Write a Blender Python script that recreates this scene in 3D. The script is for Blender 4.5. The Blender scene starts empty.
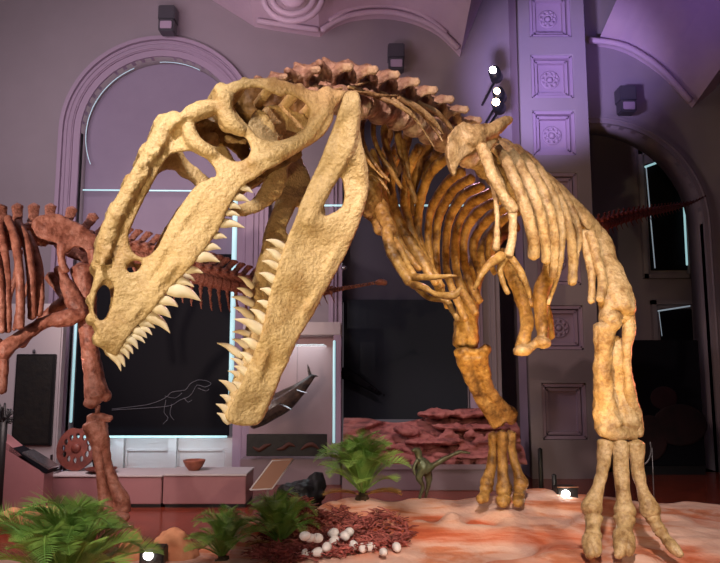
import bpy, bmesh, math, random
from mathutils import Vector, Matrix, noise, geometry
import numpy as np
random.seed(7)
SC = bpy.context.scene
COL = SC.collection
V = Vector
# ------------------------------------------------------------------ camera
F, HY, CZ = 690.0, 370.0, 1.5
TH = math.atan((HY - 281.5) / F)
FWD = V((0, math.cos(TH), math.sin(TH))); UP = V((0, -math.sin(TH), math.cos(TH))); CAM = V((0, 0, CZ))
def ray(px, py):
    return V((px - 360, 0, 0)) + FWD * F + UP * (281.5 - py)
def at(px, py, Y):
    v = ray(px, py)
    return CAM + v * (Y / v.y)
def atz(px, py, z):
    v = ray(px, py)
    return CAM + v * ((z - CZ) / v.z)
cd = bpy.data.cameras.new('camera'); cam = bpy.data.objects.new('camera', cd); COL.objects.link(cam)
cam.location = CAM; cam.rotation_euler = (math.pi / 2 + TH, 0, 0)
cd.sensor_width = 36; cd.sensor_fit = 'HORIZONTAL'; cd.lens = F / 720 * 36; cd.clip_start = 0.05
SC.camera = cam
SC.view_settings.view_transform = 'Standard'; SC.view_settings.look = 'None'; SC.view_settings.gamma = 1
SC.view_settings.exposure = 0.0
# ------------------------------------------------------------------ materials
def srgb(r, g, b):
    f = lambda c: (c / 255 / 12.92) if c <= 10 else ((c / 255 + 0.055) / 1.055) ** 2.4
    return (f(r), f(g), f(b), 1)
def mat(name, c, rough=0.7, c2=None, scale=6, bump=0.0, bscale=30, metal=0, emit=None, es=0, c3=None, spec=0.4, trans=0, stretch=None, alpha=1, fine=0, fmix=.75):
    m = bpy.data.materials.new(name); m.use_nodes = True; nt = m.node_tree; b = nt.nodes['Principled BSDF']
    b.inputs['Base Color'].default_value = c; b.inputs['Roughness'].default_value = rough; b.inputs['Metallic'].default_value = metal
    b.inputs['Specular IOR Level'].default_value = spec; b.inputs['Transmission Weight'].default_value = trans
    b.inputs['Alpha'].default_value = alpha
    if emit: b.inputs['Emission Color'].default_value = emit; b.inputs['Emission Strength'].default_value = es
    tc = nt.nodes.new('ShaderNodeTexCoord'); src = tc.outputs['Object']
    if stretch:
        mp = nt.nodes.new('ShaderNodeMapping'); mp.inputs['Scale'].default_value = stretch
        nt.links.new(src, mp.inputs['Vector']); src = mp.outputs['Vector']
    if c2:
        n = nt.nodes.new('ShaderNodeTexNoise'); n.inputs['Scale'].default_value = scale; n.inputs['Detail'].default_value = 8
        n.inputs['Roughness'].default_value = 0.62
        r = nt.nodes.new('ShaderNodeValToRGB'); r.color_ramp.elements[0].position = 0.34; r.color_ramp.elements[1].position = 0.64
        r.color_ramp.elements[0].color = c2; r.color_ramp.elements[1].color = c
        if c3:
            e = r.color_ramp.elements.new(0.49); e.color = c3
        nt.links.new(src, n.inputs['Vector']); nt.links.new(n.outputs['Fac'], r.inputs['Fac'])
        if fine:
            n3 = nt.nodes.new('ShaderNodeTexNoise'); n3.inputs['Scale'].default_value = fine; n3.inputs['Detail'].default_value = 9; n3.inputs['Roughness'].default_value = .75
            r3 = nt.nodes.new('ShaderNodeValToRGB'); r3.color_ramp.elements[0].position = .36; r3.color_ramp.elements[1].position = .56
            r3.color_ramp.elements[0].color = (.42, .32, .22, 1); r3.color_ramp.elements[1].color = (1, 1, 1, 1)
            mx = nt.nodes.new('ShaderNodeMix'); mx.data_type = 'RGBA'; mx.blend_type = 'MULTIPLY'; mx.inputs[0].default_value = fmix
            nt.links.new(src, n3.inputs['Vector']); nt.links.new(n3.outputs['Fac'], r3.inputs['Fac'])
            nt.links.new(r.outputs['Color'], mx.inputs[6]); nt.links.new(r3.outputs['Color'], mx.inputs[7]); nt.links.new(mx.outputs[2], b.inputs['Base Color'])
        else: nt.links.new(r.outputs['Color'], b.inputs['Base Color'])
    if bump:
        n2 = nt.nodes.new('ShaderNodeTexNoise'); n2.inputs['Scale'].default_value = bscale; n2.inputs['Detail'].default_value = 6
        bp = nt.nodes.new('ShaderNodeBump'); bp.inputs['Strength'].default_value = bump; bp.inputs['Distance'].default_value = 0.008
        nt.links.new(src, n2.inputs['Vector']); nt.links.new(n2.outputs['Fac'], bp.inputs['Height']); nt.links.new(bp.outputs['Normal'], b.inputs['Normal'])
    return m
M = {}
M['skull'] = mat('skull_bone', (.71, .51, .26, 1), .45, (.50, .31, .13, 1), 6, 1.0, 80, c3=(.70, .50, .25, 1), fine=60, fmix=.45)
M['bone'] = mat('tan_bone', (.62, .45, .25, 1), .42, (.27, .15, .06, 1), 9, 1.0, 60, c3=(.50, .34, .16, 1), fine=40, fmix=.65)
M['dbone'] = mat('amber_shade_bone', (.56, .34, .11, 1), .38, (.13, .06, .018, 1), 9, 1.0, 45, c3=(.38, .21, .06, 1), fine=28)  # amber uplight and shade on far and inner bones put into the colour
M['neck'] = mat('pink_lit_neck_bone', (.60, .44, .30, 1), .5, (.24, .13, .09, 1), 1.6, 1.0, 12, c3=(.46, .28, .21, 1), fine=6, fmix=.6)  # pink light falling on the vertebrae put into the bone colour
M['boulder'] = mat('orange_boulder_rock', (.72, .33, .18, 1), .8, (.48, .17, .08, 1), 4, .6, 14)
M['brain'] = mat('shade_dark_bone', (.30, .17, .05, 1), .5, (.05, .022, .01, 1), 7, 1.0, 40, c3=(.14, .07, .02, 1))  # shade inside skull openings and upper ribcage put into the bone colour
M['tooth'] = mat('tooth', (.88, .78, .60, 1), .32, (.78, .62, .40, 1), 14)
M['red'] = mat('red_bone', (.46, .21, .15, 1), .5, (.17, .05, .03, 1), 9, 1.0, 40, c3=(.35, .135, .09, 1), fine=20)
M['tailbone'] = mat('dim_lit_tail_bone', (.20, .035, .025, 1), .6, (.09, .015, .012, 1), 8)  # dim reddish lighting of the tail put into the bone colour
M['wall'] = mat('mauve_plaster', (.30, .255, .28, 1), .85, (.27, .23, .25, 1), .8, .05, 8)
M['vault'] = mat('vault_plaster', (.52, .40, .47, 1), .85, (.45, .34, .42, 1), 1.2)
M['floor'] = mat('red_floor', (.28, .05, .025, 1), .2, (.12, .022, .014, 1), 3, stretch=(1, 6, 1))
M['mould'] = mat('moulding', (.36, .27, .36, 1), .7)
M['panel'] = mat('arch_panel', (.29, .235, .32, 1), .75, (.25, .20, .28, 1), 1.0)
M['dark'] = mat('black_glass', (.008, .008, .011, 1), .55, spec=.05)
M['darkgrey'] = mat('dark_grey_panel', (.075, .07, .095, 1), .8, spec=.1)
M['black'] = mat('black_plastic', (.010, .010, .011, 1), .45)
M['grey'] = mat('grey_metal', (.09, .085, .10, 1), .4, metal=.3)
M['white'] = mat('white_paint', (.50, .45, .46, 1), .6)
M['pinkcab'] = mat('pinkish_laminate', (.34, .16, .17, 1), .35, (.28, .13, .14, 1), 2)
M['greycab'] = mat('greyish_laminate', (.25, .185, .21, 1), .45)
M['neon'] = mat('cyan_light_strip', (.6, .9, .95, 1), .5, emit=(.33, .58, .62, 1), es=.85)
M['neonlow'] = mat('dim_cyan_light_strip', (.6, .9, .95, 1), .5, emit=(.42, .5, .6, 1), es=.4)
M['lamp'] = mat('lamp_glow', (1, 1, 1, 1), .5, emit=(1, .97, .9, 1), es=40)
M['lampw'] = mat('warm_lamp_glow', (1, 1, 1, 1), .5, emit=(1, .72, .42, 1), es=22)
M['leaf'] = mat('cycad_leaf', (.40, .60, .13, 1), .4, (.12, .30, .05, 1), 5, spec=.5)
M['leafy'] = mat('dry_frond', (.42, .24, .06, 1), .6, (.25, .12, .03, 1), 9)
M['trunk'] = mat('cycad_trunk', (.09, .05, .025, 1), .8, (.03, .02, .01, 1), 20, .8, 30)
M['twig'] = mat('red_twigs', (.62, .17, .14, 1), .8, (.12, .03, .025, 1), 12)
M['egg'] = mat('white_egg', (.85, .78, .74, 1), .4)
M['bronze'] = mat('green_bronze', (.11, .13, .075, 1), .4, (.055, .022, .012, 1), 9, .4, 40, metal=.35)
M['fish'] = mat('dark_wet_skin', (.10, .06, .045, 1), .2, (.02, .015, .015, 1), 9)
M['brownred'] = mat('red_brown_wood', (.20, .05, .035, 1), .45, (.09, .02, .015, 1), 10, .4, 30)
M['slab'] = mat('dark_slab', (.02, .018, .015, 1), .5, (.012, .012, .012, 1), 10, .6, 20)
M['relief'] = mat('slab_relief', (.07, .022, .014, 1), .7)
M['diorock'] = mat('diorama_rock', (.40, .16, .14, 1), .8, (.12, .04, .04, 1), 5, .7, 14, c3=(.33, .11, .10, 1), stretch=(1, 1, 3))
M['line'] = mat('chalk_line', (.17, .17, .20, 1), .8)
M['glass'] = mat('clear_glass', (.9, .95, .97, 1), .03, trans=1.0, alpha=.12)
M['signface'] = mat('sign_board', (.26, .13, .08, 1), .5)
M['chrome'] = mat('brushed_steel', (.4, .4, .42, 1), .25, metal=.9)
# rock: strata by height
def rockmat():
    m = bpy.data.materials.new('red_sandstone'); m.use_nodes = True; nt = m.node_tree; b = nt.nodes['Principled BSDF']
    b.inputs['Roughness'].default_value = .8
    tc = nt.nodes.new('ShaderNodeTexCoord'); mp = nt.nodes.new('ShaderNodeMapping'); mp.inputs['Scale'].default_value = (.8, .8, 11)
    n = nt.nodes.new('ShaderNodeTexNoise'); n.inputs['Scale'].default_value = 1.6; n.inputs['Detail'].default_value = 9; n.inputs['Roughness'].default_value = .6
    r = nt.nodes.new('ShaderNodeValToRGB'); el = r.color_ramp.elements
    el[0].position = .30; el[0].color = (.50, .13, .055, 1); el[1].position = .62; el[1].color = (.80, .52, .41, 1)
    e = el.new(.42); e.color = (.66, .24, .12, 1); e = el.new(.50); e.color = (.76, .44, .33, 1)
    nt.links.new(tc.outputs['Object'], mp.inputs['Vector']); nt.links.new(mp.outputs[0], n.inputs['Vector']); nt.links.new(n.outputs['Fac'], r.inputs['Fac'])
    sx = nt.nodes.new('ShaderNodeSeparateXYZ'); nt.links.new(tc.outputs['Object'], sx.inputs[0])
    nz = nt.nodes.new('ShaderNodeTexNoise'); nz.inputs['Scale'].default_value = 2.2; nz.inputs['Detail'].default_value = 5; nt.links.new(tc.outputs['Object'], nz.inputs['Vector'])
    ma = nt.nodes.new('ShaderNodeMath'); ma.operation = 'MULTIPLY_ADD'; ma.inputs[1].default_value = .10; nt.links.new(nz.outputs['Fac'], ma.inputs[0]); nt.links.new(sx.outputs['Z'], ma.inputs[2])
    rz = nt.nodes.new('ShaderNodeValToRGB'); ez = rz.color_ramp.elements; ez[0].position = .0; ez[0].color = (0, 0, 0, 1); ez[1].position = .40; ez[1].color = (0, 0, 0, 1)
    for pz_, v_ in ((.24, .05), (.27, .9), (.32, .9), (.345, .12)):
        q_ = ez.new(pz_); q_.color = (v_, v_, v_, 1)
    nt.links.new(ma.outputs[0], rz.inputs['Fac'])
    mx = nt.nodes.new('ShaderNodeMix'); mx.data_type = 'RGBA'; mx.blend_type = 'MULTIPLY'; mx.inputs[7].default_value = (.95, .56, .42, 1)
    nt.links.new(rz.outputs[0], mx.inputs[0]); nt.links.new(r.outputs[0], mx.inputs[6]); nt.links.new(mx.outputs[2], b.inputs['Base Color'])
    n2 = nt.nodes.new('ShaderNodeTexNoise'); n2.inputs['Scale'].default_value = 14; n2.inputs['Detail'].default_value = 8
    bp = nt.nodes.new('ShaderNodeBump'); bp.inputs['Strength'].default_value = .5; bp.inputs['Distance'].default_value = .03
    nt.links.new(tc.outputs['Object'], n2.inputs['Vector']); nt.links.new(n2.outputs['Fac'], bp.inputs['Height']); nt.links.new(bp.outputs[0], b.inputs['Normal'])
    return m
M['rock'] = rockmat()
# ------------------------------------------------------------------ object helpers
def link(name, me, m, parent=None, loc=(0, 0, 0), smooth=True):
    if m is not None:
        me.materials.clear(); me.materials.append(m)
    if smooth:
        me.polygons.foreach_set('use_smooth', [True] * len(me.polygons))
    o = bpy.data.objects.new(name, me); COL.objects.link(o); o.location = loc
    if parent: o.parent = parent
    return o
def tag(o, label=None, cat=None, group=None, kind=None):
    if label: o['label'] = label
    if cat: o['category'] = cat
    if group: o['group'] = group
    if kind: o['kind'] = kind
    return o
def empty(name, loc, label, cat, group=None):
    o = bpy.data.objects.new(name, None); COL.objects.link(o); o.location = loc; o.empty_display_size = .1
    return tag(o, label, cat, group)
def bm2me(bm, name='mesh'):
    bmesh.ops.recalc_face_normals(bm, faces=bm.faces)
    me = bpy.data.meshes.new(name); bm.to_mesh(me); bm.free(); return me
def world_part(name, me, m, root, smooth=True):
    """mesh in world coordinates, child of a root standing anywhere (no rotation)"""
    return link(name, me, m, root, -V(root.location), smooth)
def sub_part(name, me, m, part, smooth=True):
    return link(name, me, m, part, (0, 0, 0), smooth)
def rel(o):    # thing made of one world-space mesh: move its origin to the base
    me = o.data; co = np.empty(len(me.vertices) * 3); me.vertices.foreach_get('co', co); co = co.reshape(-1, 3)
    c = (co.min(0) + co.max(0)) / 2; c[2] = co[:, 2].min(); co -= c
    me.vertices.foreach_set('co', co.ravel()); me.update(); o.location = V(c); return o
# ------------------------------------------------------------------ mesh helpers
def cr(pts, n=6, closed=False):
    """Catmull-Rom through tuples of any length"""
    P = [np.array(p, float) for p in pts]; out = []; N = len(P)
    rng = range(N) if closed else range(N - 1)
    for i in rng:
        if closed: p0, p1, p2, p3 = P[(i - 1) % N], P[i], P[(i + 1) % N], P[(i + 2) % N]
        else: p0, p1, p2, p3 = P[max(i - 1, 0)], P[i], P[i + 1], P[min(i + 2, N - 1)]
        for k in range(n):
            t = k / n
            out.append(0.5 * ((2 * p1) + (-p0 + p2) * t + (2 * p0 - 5 * p1 + 4 * p2 - p3) * t * t + (-p0 + 3 * p1 - 3 * p2 + p3) * t ** 3))
    if not closed: out.append(P[-1])
    return out
def tube(bm, pts, rad, seg=10, flat=1.0, fdir=None, sm=5, cap=True):
    """pts world points, rad list or float; flat = width ratio along fdir"""
    if not hasattr(rad, '__len__'): rad = [rad] * len(pts)
    q = [tuple(p) + (r,) for p, r in zip(pts, rad)]
    if sm > 1 and len(q) > 1: q = cr(q, sm)
    P = [V(a[:3]) for a in q]; R = [max(float(a[3]), 1e-4) for a in q]
    rings = []; prev = None
    n = len(P)
    for i in range(n):
        t = (P[min(i + 1, n - 1)] - P[max(i - 1, 0)])
        if t.length < 1e-9: t = V((0, 0, 1))
        t.normalize()
        if fdir is not None:
            a = V(fdir) - t * t.dot(V(fdir))
            if a.length < 1e-4: a = t.orthogonal()
            a.normalize()
        elif prev is None: a = t.orthogonal().normalized()
        else:
            a = prev - t * t.dot(prev); a.normalize()
        prev = a; b = t.cross(a)
        rings.append([bm.verts.new(P[i] + (a * math.cos(k * 2 * math.pi / seg) * flat + b * math.sin(k * 2 * math.pi / seg)) * R[i]) for k in range(seg)])
    for i in range(n - 1):
        for k in range(seg):
            bm.faces.new((rings[i][k], rings[i][(k + 1) % seg], rings[i + 1][(k + 1) % seg], rings[i + 1][k]))
    if cap:
        for ring, pc, d in ((rings[0], P[0], P[0] - P[1]), (rings[-1], P[-1], P[-1] - P[-2])):
            r = R[0] if ring is rings[0] else R[-1]
            v = bm.verts.new(pc + d.normalized() * r * .6)
            for k in range(seg):
                bm.faces.new((ring[k], ring[(k + 1) % seg], v))
def blob(bm, c, r, rot=None, sub=3):
    if not hasattr(r, '__len__'): r = (r, r, r)
    mt = Matrix.Translation(V(c)) @ (rot.to_4x4() if rot else Matrix()) @ Matrix.Diagonal((r[0], r[1], r[2], 1))
    bmesh.ops.create_icosphere(bm, subdivisions=sub, radius=1, matrix=mt)
def box(bm, lo, hi, bev=0):
    lo, hi = V(lo), V(hi); c = (lo + hi) / 2; s = hi - lo
    g = bmesh.ops.create_cube(bm, size=1, matrix=Matrix.Translation(c) @ Matrix.Diagonal((s.x, s.y, s.z, 1)))
    if bev:
        es = {e for v in g['verts'] for e in v.link_edges}
        bmesh.ops.bevel(bm, geom=list(es), offset=bev, segments=2, affect='EDGES')
def prism(bm, poly, d):
    """closed polygon of points, extruded by vector d"""
    a = [bm.verts.new(V(p)) for p in poly]; b = [bm.verts.new(V(p) + V(d)) for p in poly]; n = len(a)
    bm.faces.new(a); bm.faces.new(b[::-1])
    for i in range(n): bm.faces.new((a[i], a[(i + 1) % n], b[(i + 1) % n], b[i]))
def one(name, fn, m, smooth=False, label=None, cat=None, group=None, kind=None, base=True):
    bm = bmesh.new(); fn(bm); o = link(name, bm2me(bm, name), m, None, smooth=smooth)
    if base and kind != 'structure': rel(o)
    return tag(o, label, cat, group, kind)
def evald(me, mods):
    o = bpy.data.objects.new('tmp', me); COL.objects.link(o)
    for ty, kw in mods:
        md = o.modifiers.new(ty, ty)
        for k, v in kw.items(): setattr(md, k, v)
    dg = bpy.context.evaluated_depsgraph_get(); dg.update()
    r = bpy.data.meshes.new_from_object(o.evaluated_get(dg)); bpy.data.objects.remove(o); return r
def organic(bm, voxel, smooth=4, amp=0.0, fr=8.0, fac=.5):
    me = bm2me(bm)
    me = evald(me, [('REMESH', dict(mode='VOXEL', voxel_size=voxel)), ('SMOOTH', dict(iterations=smooth, factor=fac))])
    if amp:
        nr = [v.normal.copy() for v in me.vertices]
        for v, n in zip(me.vertices, nr):
            p = v.co
            v.co = p + n * amp * (noise.fractal(p * fr, .8, 2.0, 3) )
        me.update()
    return me
def holed(outer, holes, half, n=4, curved=True):
    """flat plate with holes in the XY plane, thickness 2*half; returns a mesh"""
    cu = bpy.data.curves.new('c', 'CURVE'); cu.dimensions = '2D'; cu.fill_mode = 'BOTH'; cu.extrude = half
    for lp in [outer] + holes:
        q = cr(lp, n, True) if curved else [np.array(p, float) for p in lp]
        s = cu.splines.new('POLY'); s.points.add(len(q) - 1); s.use_cyclic_u = True
        for i, p in enumerate(q): s.points[i].co = (p[0], p[1], 0, 1)
    o = bpy.data.objects.new('tmpc', cu); COL.objects.link(o)
    dg = bpy.context.evaluated_depsgraph_get(); dg.update()
    me = bpy.data.meshes.new_from_object(o.evaluated_get(dg)); bpy.data.objects.remove(o)
    bm = bmesh.new(); bm.from_mesh(me); bmesh.ops.remove_doubles(bm, verts=bm.verts, dist=1e-4)
    return bm2me(bm)
# ================================================================== MAIN SKELETON
ROOT = empty('dinosaur_skeleton', (1.3, 5.2, .33), 'huge tan predator skeleton with gaping toothed skull standing on the red rock platform', 'skeleton')
def wp(name, bm, m=None, voxel=None, **k):
    me = organic(bm, voxel, **k) if voxel else bm2me(bm)
    return world_part(name, me, m or M['bone'], ROOT)
# ---- skull space
LN = V((-.40, .917, 0)).normalized(); CMID = 2.90
HC = [(115, 365, .035), (95, 315, .06), (105, 250, .075), (128, 200, .09), (165, 135, .11), (200, 105, .15), (235, 82, .20), (290, 80, .23), (345, 95, .27),
      (240, 190, .20), (200, 255, .165), (165, 300, .12), (140, 330, .08), (130, 270, .09), (210, 150, .17), (270, 170, .23)]
HJ = [(350, 95, .40), (345, 150, .34), (345, 180, .27), (320, 200, .25), (300, 260, .19), (275, 320, .14), (255, 375, .075), (245, 420, .035), (300, 330, .13)]
def idw(T, x, y):
    s = w = 0
    for a, b, h in T:
        d = 1 / (((x - a) ** 2 + (y - b) ** 2) + 120) ** 1.5; s += d * h; w += d
    return s / w
def onplane(px, py, c):
    v = ray(px, py); n = LN
    t = (c - CAM.dot(n)) / v.dot(n); return CAM + v * t
def S(px, py, w=0, T=HC):
    h = idw(T, px, py); return onplane(px, py, CMID - h - w)
def mir(p): return p - LN * (2 * (p.dot(LN) - CMID))
KP = 0.0041
def skull_plate(bm, outer, holes, T, half=5.0):
    me = holed(outer, holes, half, 4)
    me = evald(me, [('REMESH', dict(mode='VOXEL', voxel_size=2.2)), ('SMOOTH', dict(iterations=3, factor=.5))])
    for side in (0, 1):
        vs = []
        for v in me.vertices:
            p = S(v.co.x, v.co.y, v.co.z * KP, T)
            if side: p = mir(p)
            vs.append(bm.verts.new(p))
        for f in me.polygons:
            bm.faces.new([vs[i] for i in f.vertices])
def sk_tube(bm, pts, T=HC, both=True, seg=8):
    """pts (px,py,w,radius)"""
    P = [S(a, b, c, T) for a, b, c, r in pts]; R = [p[3] for p in pts]
    tube(bm, P, R, seg)
    if both: tube(bm, [mir(p) for p in P], R, seg)
OUT = [(117, 358), (108, 350), (99, 336), (92, 318), (90, 300), (94, 280), (98, 260), (105, 240), (112, 220), (121, 200), (132, 180), (142, 164), (152, 148), (160, 130), (168, 118), (178, 114), (187, 112), (195, 106), (208, 103), (217, 92), (232, 82), (250, 79), (270, 78), (288, 82), (303, 88), (320, 91), (345, 91),
       (341, 101), (335, 108), (333, 120), (326, 132), (314, 143), (300, 151), (284, 161), (268, 170), (253, 180), (243, 186), (236, 195), (229, 207), (224, 219), (218, 231), (210, 242), (202, 253), (194, 264), (186, 273), (177, 282), (168, 291), (160, 301), (153, 310), (146, 318), (138, 326), (131, 334), (125, 343), (120, 351)]
NARIS = [(105, 280), (112, 281), (114, 291), (111, 306), (106, 318), (98, 320), (94, 310), (97, 292)]
MAXF = [(126, 267), (132, 261), (141, 260), (142, 265), (137, 271), (128, 273)]
AOF = [(161, 167), (168, 157), (178, 152), (190, 151), (200, 156), (208, 160), (214, 168), (217, 177), (210, 180), (203, 181), (195, 187), (188, 195), (180, 207), (172, 219), (165, 232), (158, 246), (151, 254), (143, 258), (135, 254), (130, 247), (129, 233), (137, 214), (146, 195), (154, 180)]
ORB = [(192, 122), (202, 117), (213, 114), (218, 112), (218, 124), (224, 133), (234, 133), (244, 136), (250, 145), (250, 153), (245, 160), (234, 161), (225, 157), (214, 149), (203, 140), (195, 133)]
LTF = [(233, 98), (238, 92), (247, 89), (260, 88), (272, 93), (282, 97), (288, 94), (297, 98), (306, 104), (310, 112), (308, 121), (303, 129), (294, 136), (283, 140), (270, 141), (258, 137), (250, 127), (243, 120), (236, 111), (232, 104)]
bm = bmesh.new()
skull_plate(bm, OUT, [NARIS, MAXF, AOF, ORB, LTF], HC, 5.0)
# nasal rugose ridge and other relief
sk_tube(bm, [(102, 268, .0, .02), (104, 250, .015, .035), (113, 222, .02, .036), (128, 194, .02, .036), (143, 168, .02, .034), (156, 145, .015, .04), (168, 125, .01, .045), (180, 120, .01, .04)])
sk_tube(bm, [(186, 118, .02, .035), (196, 112, .03, .04), (206, 109, .03, .04), (214, 106, .03, .035)])
sk_tube(bm, [(225, 95, .02, .038), (225, 110, .03, .036), (231, 124, .03, .036), (243, 132, .02, .024)])
sk_tube(bm, [(188, 122, .02, .025), (192, 138, .025, .032), (202, 148, .02, .03), (215, 155, .01, .024)])
sk_tube(bm, [(250, 165, .005, .03), (280, 152, .01, .034), (305, 138, .01, .034), (322, 115, .01, .03), (330, 98, .0, .03)])
sk_tube(bm, [(215, 180, .005, .02), (195, 205, .01, .018), (172, 240, .01, .018), (150, 275, .005, .02)])
sk_tube(bm, [(226, 190, .004, .022), (206, 224, .004, .024), (177, 261, .004, .024), (143, 302, .004, .022), (118, 334, .0, .022)])
rr_ = random.Random(4); RG = cr([(101, 262), (105, 248), (113, 222), (128, 194), (143, 168), (156, 145), (168, 125), (182, 117), (196, 110), (210, 106)], 10)
for k in range(90):
    q_ = RG[rr_.randrange(len(RG))]; p = S(q_[0] + rr_.uniform(-3, 7), q_[1] + rr_.uniform(-3, 4), rr_.uniform(.035, .055)); r = rr_.uniform(.007, .014)
    blob(bm, p, (r, r * 1.2, r * 1.3), sub=1)
# roof joining both sides
for px, py, r in ((91, 298, .018), (92, 318, .022), (102, 338, .035), (113, 350, .03), (99, 264, .03), (106, 240, .04), (118, 210, .04), (133, 182, .04), (150, 152, .045), (166, 124, .05)):
    p = S(px, py); tube(bm, [p, mir(p)], r, 8, sm=1)
for px, py, r in ((222, 90, .035), (245, 81, .022), (275, 81, .022), (300, 88, .025), (328, 94, .04), (195, 110, .03)):
    p = S(px, py); tube(bm, [p, mir(p)], r, 8, sm=1)
for px, py, r in ((122, 334, .026), (138, 311, .024), (158, 286, .022)):
    p = S(px, py); tube(bm, [p, mir(p)], r, 8, sm=1)
cranium_me = organic(bm, .0072, 3, .003, 22)
skull = world_part('skull', cranium_me, M['skull'], ROOT)
# braincase seen through the openings
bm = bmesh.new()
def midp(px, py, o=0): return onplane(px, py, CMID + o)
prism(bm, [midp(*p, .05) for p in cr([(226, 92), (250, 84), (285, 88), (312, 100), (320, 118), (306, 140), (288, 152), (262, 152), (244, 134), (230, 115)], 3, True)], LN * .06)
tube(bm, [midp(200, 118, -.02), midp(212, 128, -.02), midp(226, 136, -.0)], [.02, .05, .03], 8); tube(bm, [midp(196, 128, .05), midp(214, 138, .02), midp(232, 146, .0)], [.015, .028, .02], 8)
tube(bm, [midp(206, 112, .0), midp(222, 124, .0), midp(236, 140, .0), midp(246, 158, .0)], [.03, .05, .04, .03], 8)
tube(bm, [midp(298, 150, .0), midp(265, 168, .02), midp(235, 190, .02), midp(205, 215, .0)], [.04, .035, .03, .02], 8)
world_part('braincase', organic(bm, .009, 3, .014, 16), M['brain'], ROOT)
bm = bmesh.new()
prism(bm, [onplane(p[0], p[1], CMID - .12) for p in cr([(252, 114), (258, 108), (266, 112), (276, 126), (280, 146), (264, 152), (250, 142), (249, 126)], 3, True)], LN * .035)
prism(bm, [onplane(p[0], p[1], CMID - .05) for p in cr([(262, 112), (276, 105), (292, 108), (312, 122), (310, 138), (292, 148), (276, 150), (264, 130)], 3, True)], LN * .05)
world_part('palate_bone', organic(bm, .008, 3, .012, 16), M['skull'], ROOT)
bm = bmesh.new()
for tr in ([(192, 128, -.05, .02), (205, 124, -.08, .03), (216, 126, -.05, .02)], [(197, 136, -.05, .018), (209, 138, -.08, .028), (218, 142, -.06, .012)], [(226, 138, -.1, .012), (236, 142, -.1, .016), (246, 141, -.1, .01)]):
    tube(bm, [midp(a_, b_, o_) for a_, b_, o_, r_ in tr], [q[3] for q in tr], 8)
world_part('palate_bone', organic(bm, .007, 1, .012, 20), M['bone'], ROOT)
# palate / far jugal arc
bm = bmesh.new()
tube(bm, [midp(300, 148, .05), midp(283, 163, .03), midp(277, 178, .03), midp(270, 192, .04), midp(258, 204, .05), midp(243, 210, .04), midp(230, 212, 0)], [.02, .035, .05, .05, .035, .03, .02], 10, flat=.5, fdir=LN)
world_part('pterygoid', organic(bm, .009, 3, .006, 14), M['skull'], ROOT)
# ---- lower jaw
JO = [(346, 92), (358, 92), (361, 110), (360, 130), (363, 148), (367, 165), (369, 182), (367, 198), (363, 213), (357, 230), (348, 250), (337, 271), (324, 294), (311, 318), (299, 338), (289, 354), (280, 372), (272, 390), (266, 405), (264, 418), (256, 425), (242, 426), (230, 423), (228, 413), (233, 402), (239, 388), (245, 374), (251, 360), (257, 345), (262, 330), (266, 312), (269, 298), (273, 282), (278, 266), (283, 250), (288, 236), (294, 222), (300, 205), (307, 188), (315, 172), (322, 156), (328, 140), (335, 121), (341, 104)]
MF = [(335, 177), (340, 176), (343, 182), (344, 195), (343, 205), (337, 211), (329, 215), (322, 215), (321, 207), (324, 197), (329, 186)]
bm = bmesh.new()
skull_plate(bm, JO, [MF], HJ, 6.0)
sk_tube(bm, [(352, 100, .0, .035), (350, 125, .01, .04), (345, 150, .01, .04), (330, 175, .01, .04), (316, 200, .01, .04), (306, 225, .005, .035)], HJ)
sk_tube(bm, [(357, 160, .0, .03), (360, 185, .0, .035), (354, 212, .0, .035), (340, 240, .0, .03), (318, 285, .0, .03), (298, 325, .0, .025)], HJ)
sk_tube(bm, [(290, 262, .0, .02), (280, 300, .0, .024), (268, 345, .0, .026), (254, 385, .0, .026), (244, 408, .0, .026)], HJ)
sk_tube(bm, [(292, 342, .0, .022), (280, 368, .005, .022), (270, 390, .005, .024), (260, 412, .0, .03)], HJ)
for px, py, r in ((238, 418, .03), (248, 418, .035), (256, 416, .03), (246, 400, .025), (252, 388, .02)):
    p = S(px, py, 0, HJ); tube(bm, [p, mir(p)], r, 8, sm=1)
jaw = world_part('lower_jaw', organic(bm, .0072, 4, .003, 24), M['skull'], ROOT)
# ---- teeth
def tooth(part, p0, p1, r, c=None, T=HC, bend=.12):
    a = onplane(*p0, c) if c else S(*p0, 0, T)
    cc = a.dot(LN)
    b = onplane(*p1, cc - .004)
    d = b - a; a2 = a - d * .25; side = d.cross(LN).normalized() * (d.length * bend)
    if side.z < 0: side = -side
    bm = bmesh.new()
    tube(bm, [a2, a + d * .15 + side * .5, a + d * .55 + side * .8, b], [r * .8, r, r * .68, .0015], 8, flat=.6, fdir=LN, sm=4)
    return sub_part('tooth', bm2me(bm), M['tooth'], part)
UT = [((241, 187), (253, 193), 7), ((234, 197), (250, 202), 8), ((229, 205), (241, 209), 7), ((227, 213), (240, 216), 6), ((220, 224), (245, 228), 9), ((214, 236), (227, 238), 7), ((206, 247), (221, 249), 8), ((197, 257), (220, 262), 11), ((187, 270), (203, 273), 8), ((178, 280), (194, 287), 8), ((172, 290), (201, 301), 13), ((162, 300), (178, 307), 9), ((156, 308), (171, 318), 10), ((149, 316), (170, 333), 10), ((141, 322), (155, 328), 8), ((143, 328), (152, 335), 5), ((135, 330), (147, 338), 8), ((134, 336), (145, 343), 5), ((127, 337), (138, 349), 8), ((125, 344), (133, 354), 6), ((120, 346), (129, 359), 8), ((114, 352), (125, 367), 8), ((110, 353), (121, 371), 7)]
for a, b, w in UT: tooth(skull, a, b, w * .0041 / 2 * 1.12)
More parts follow.
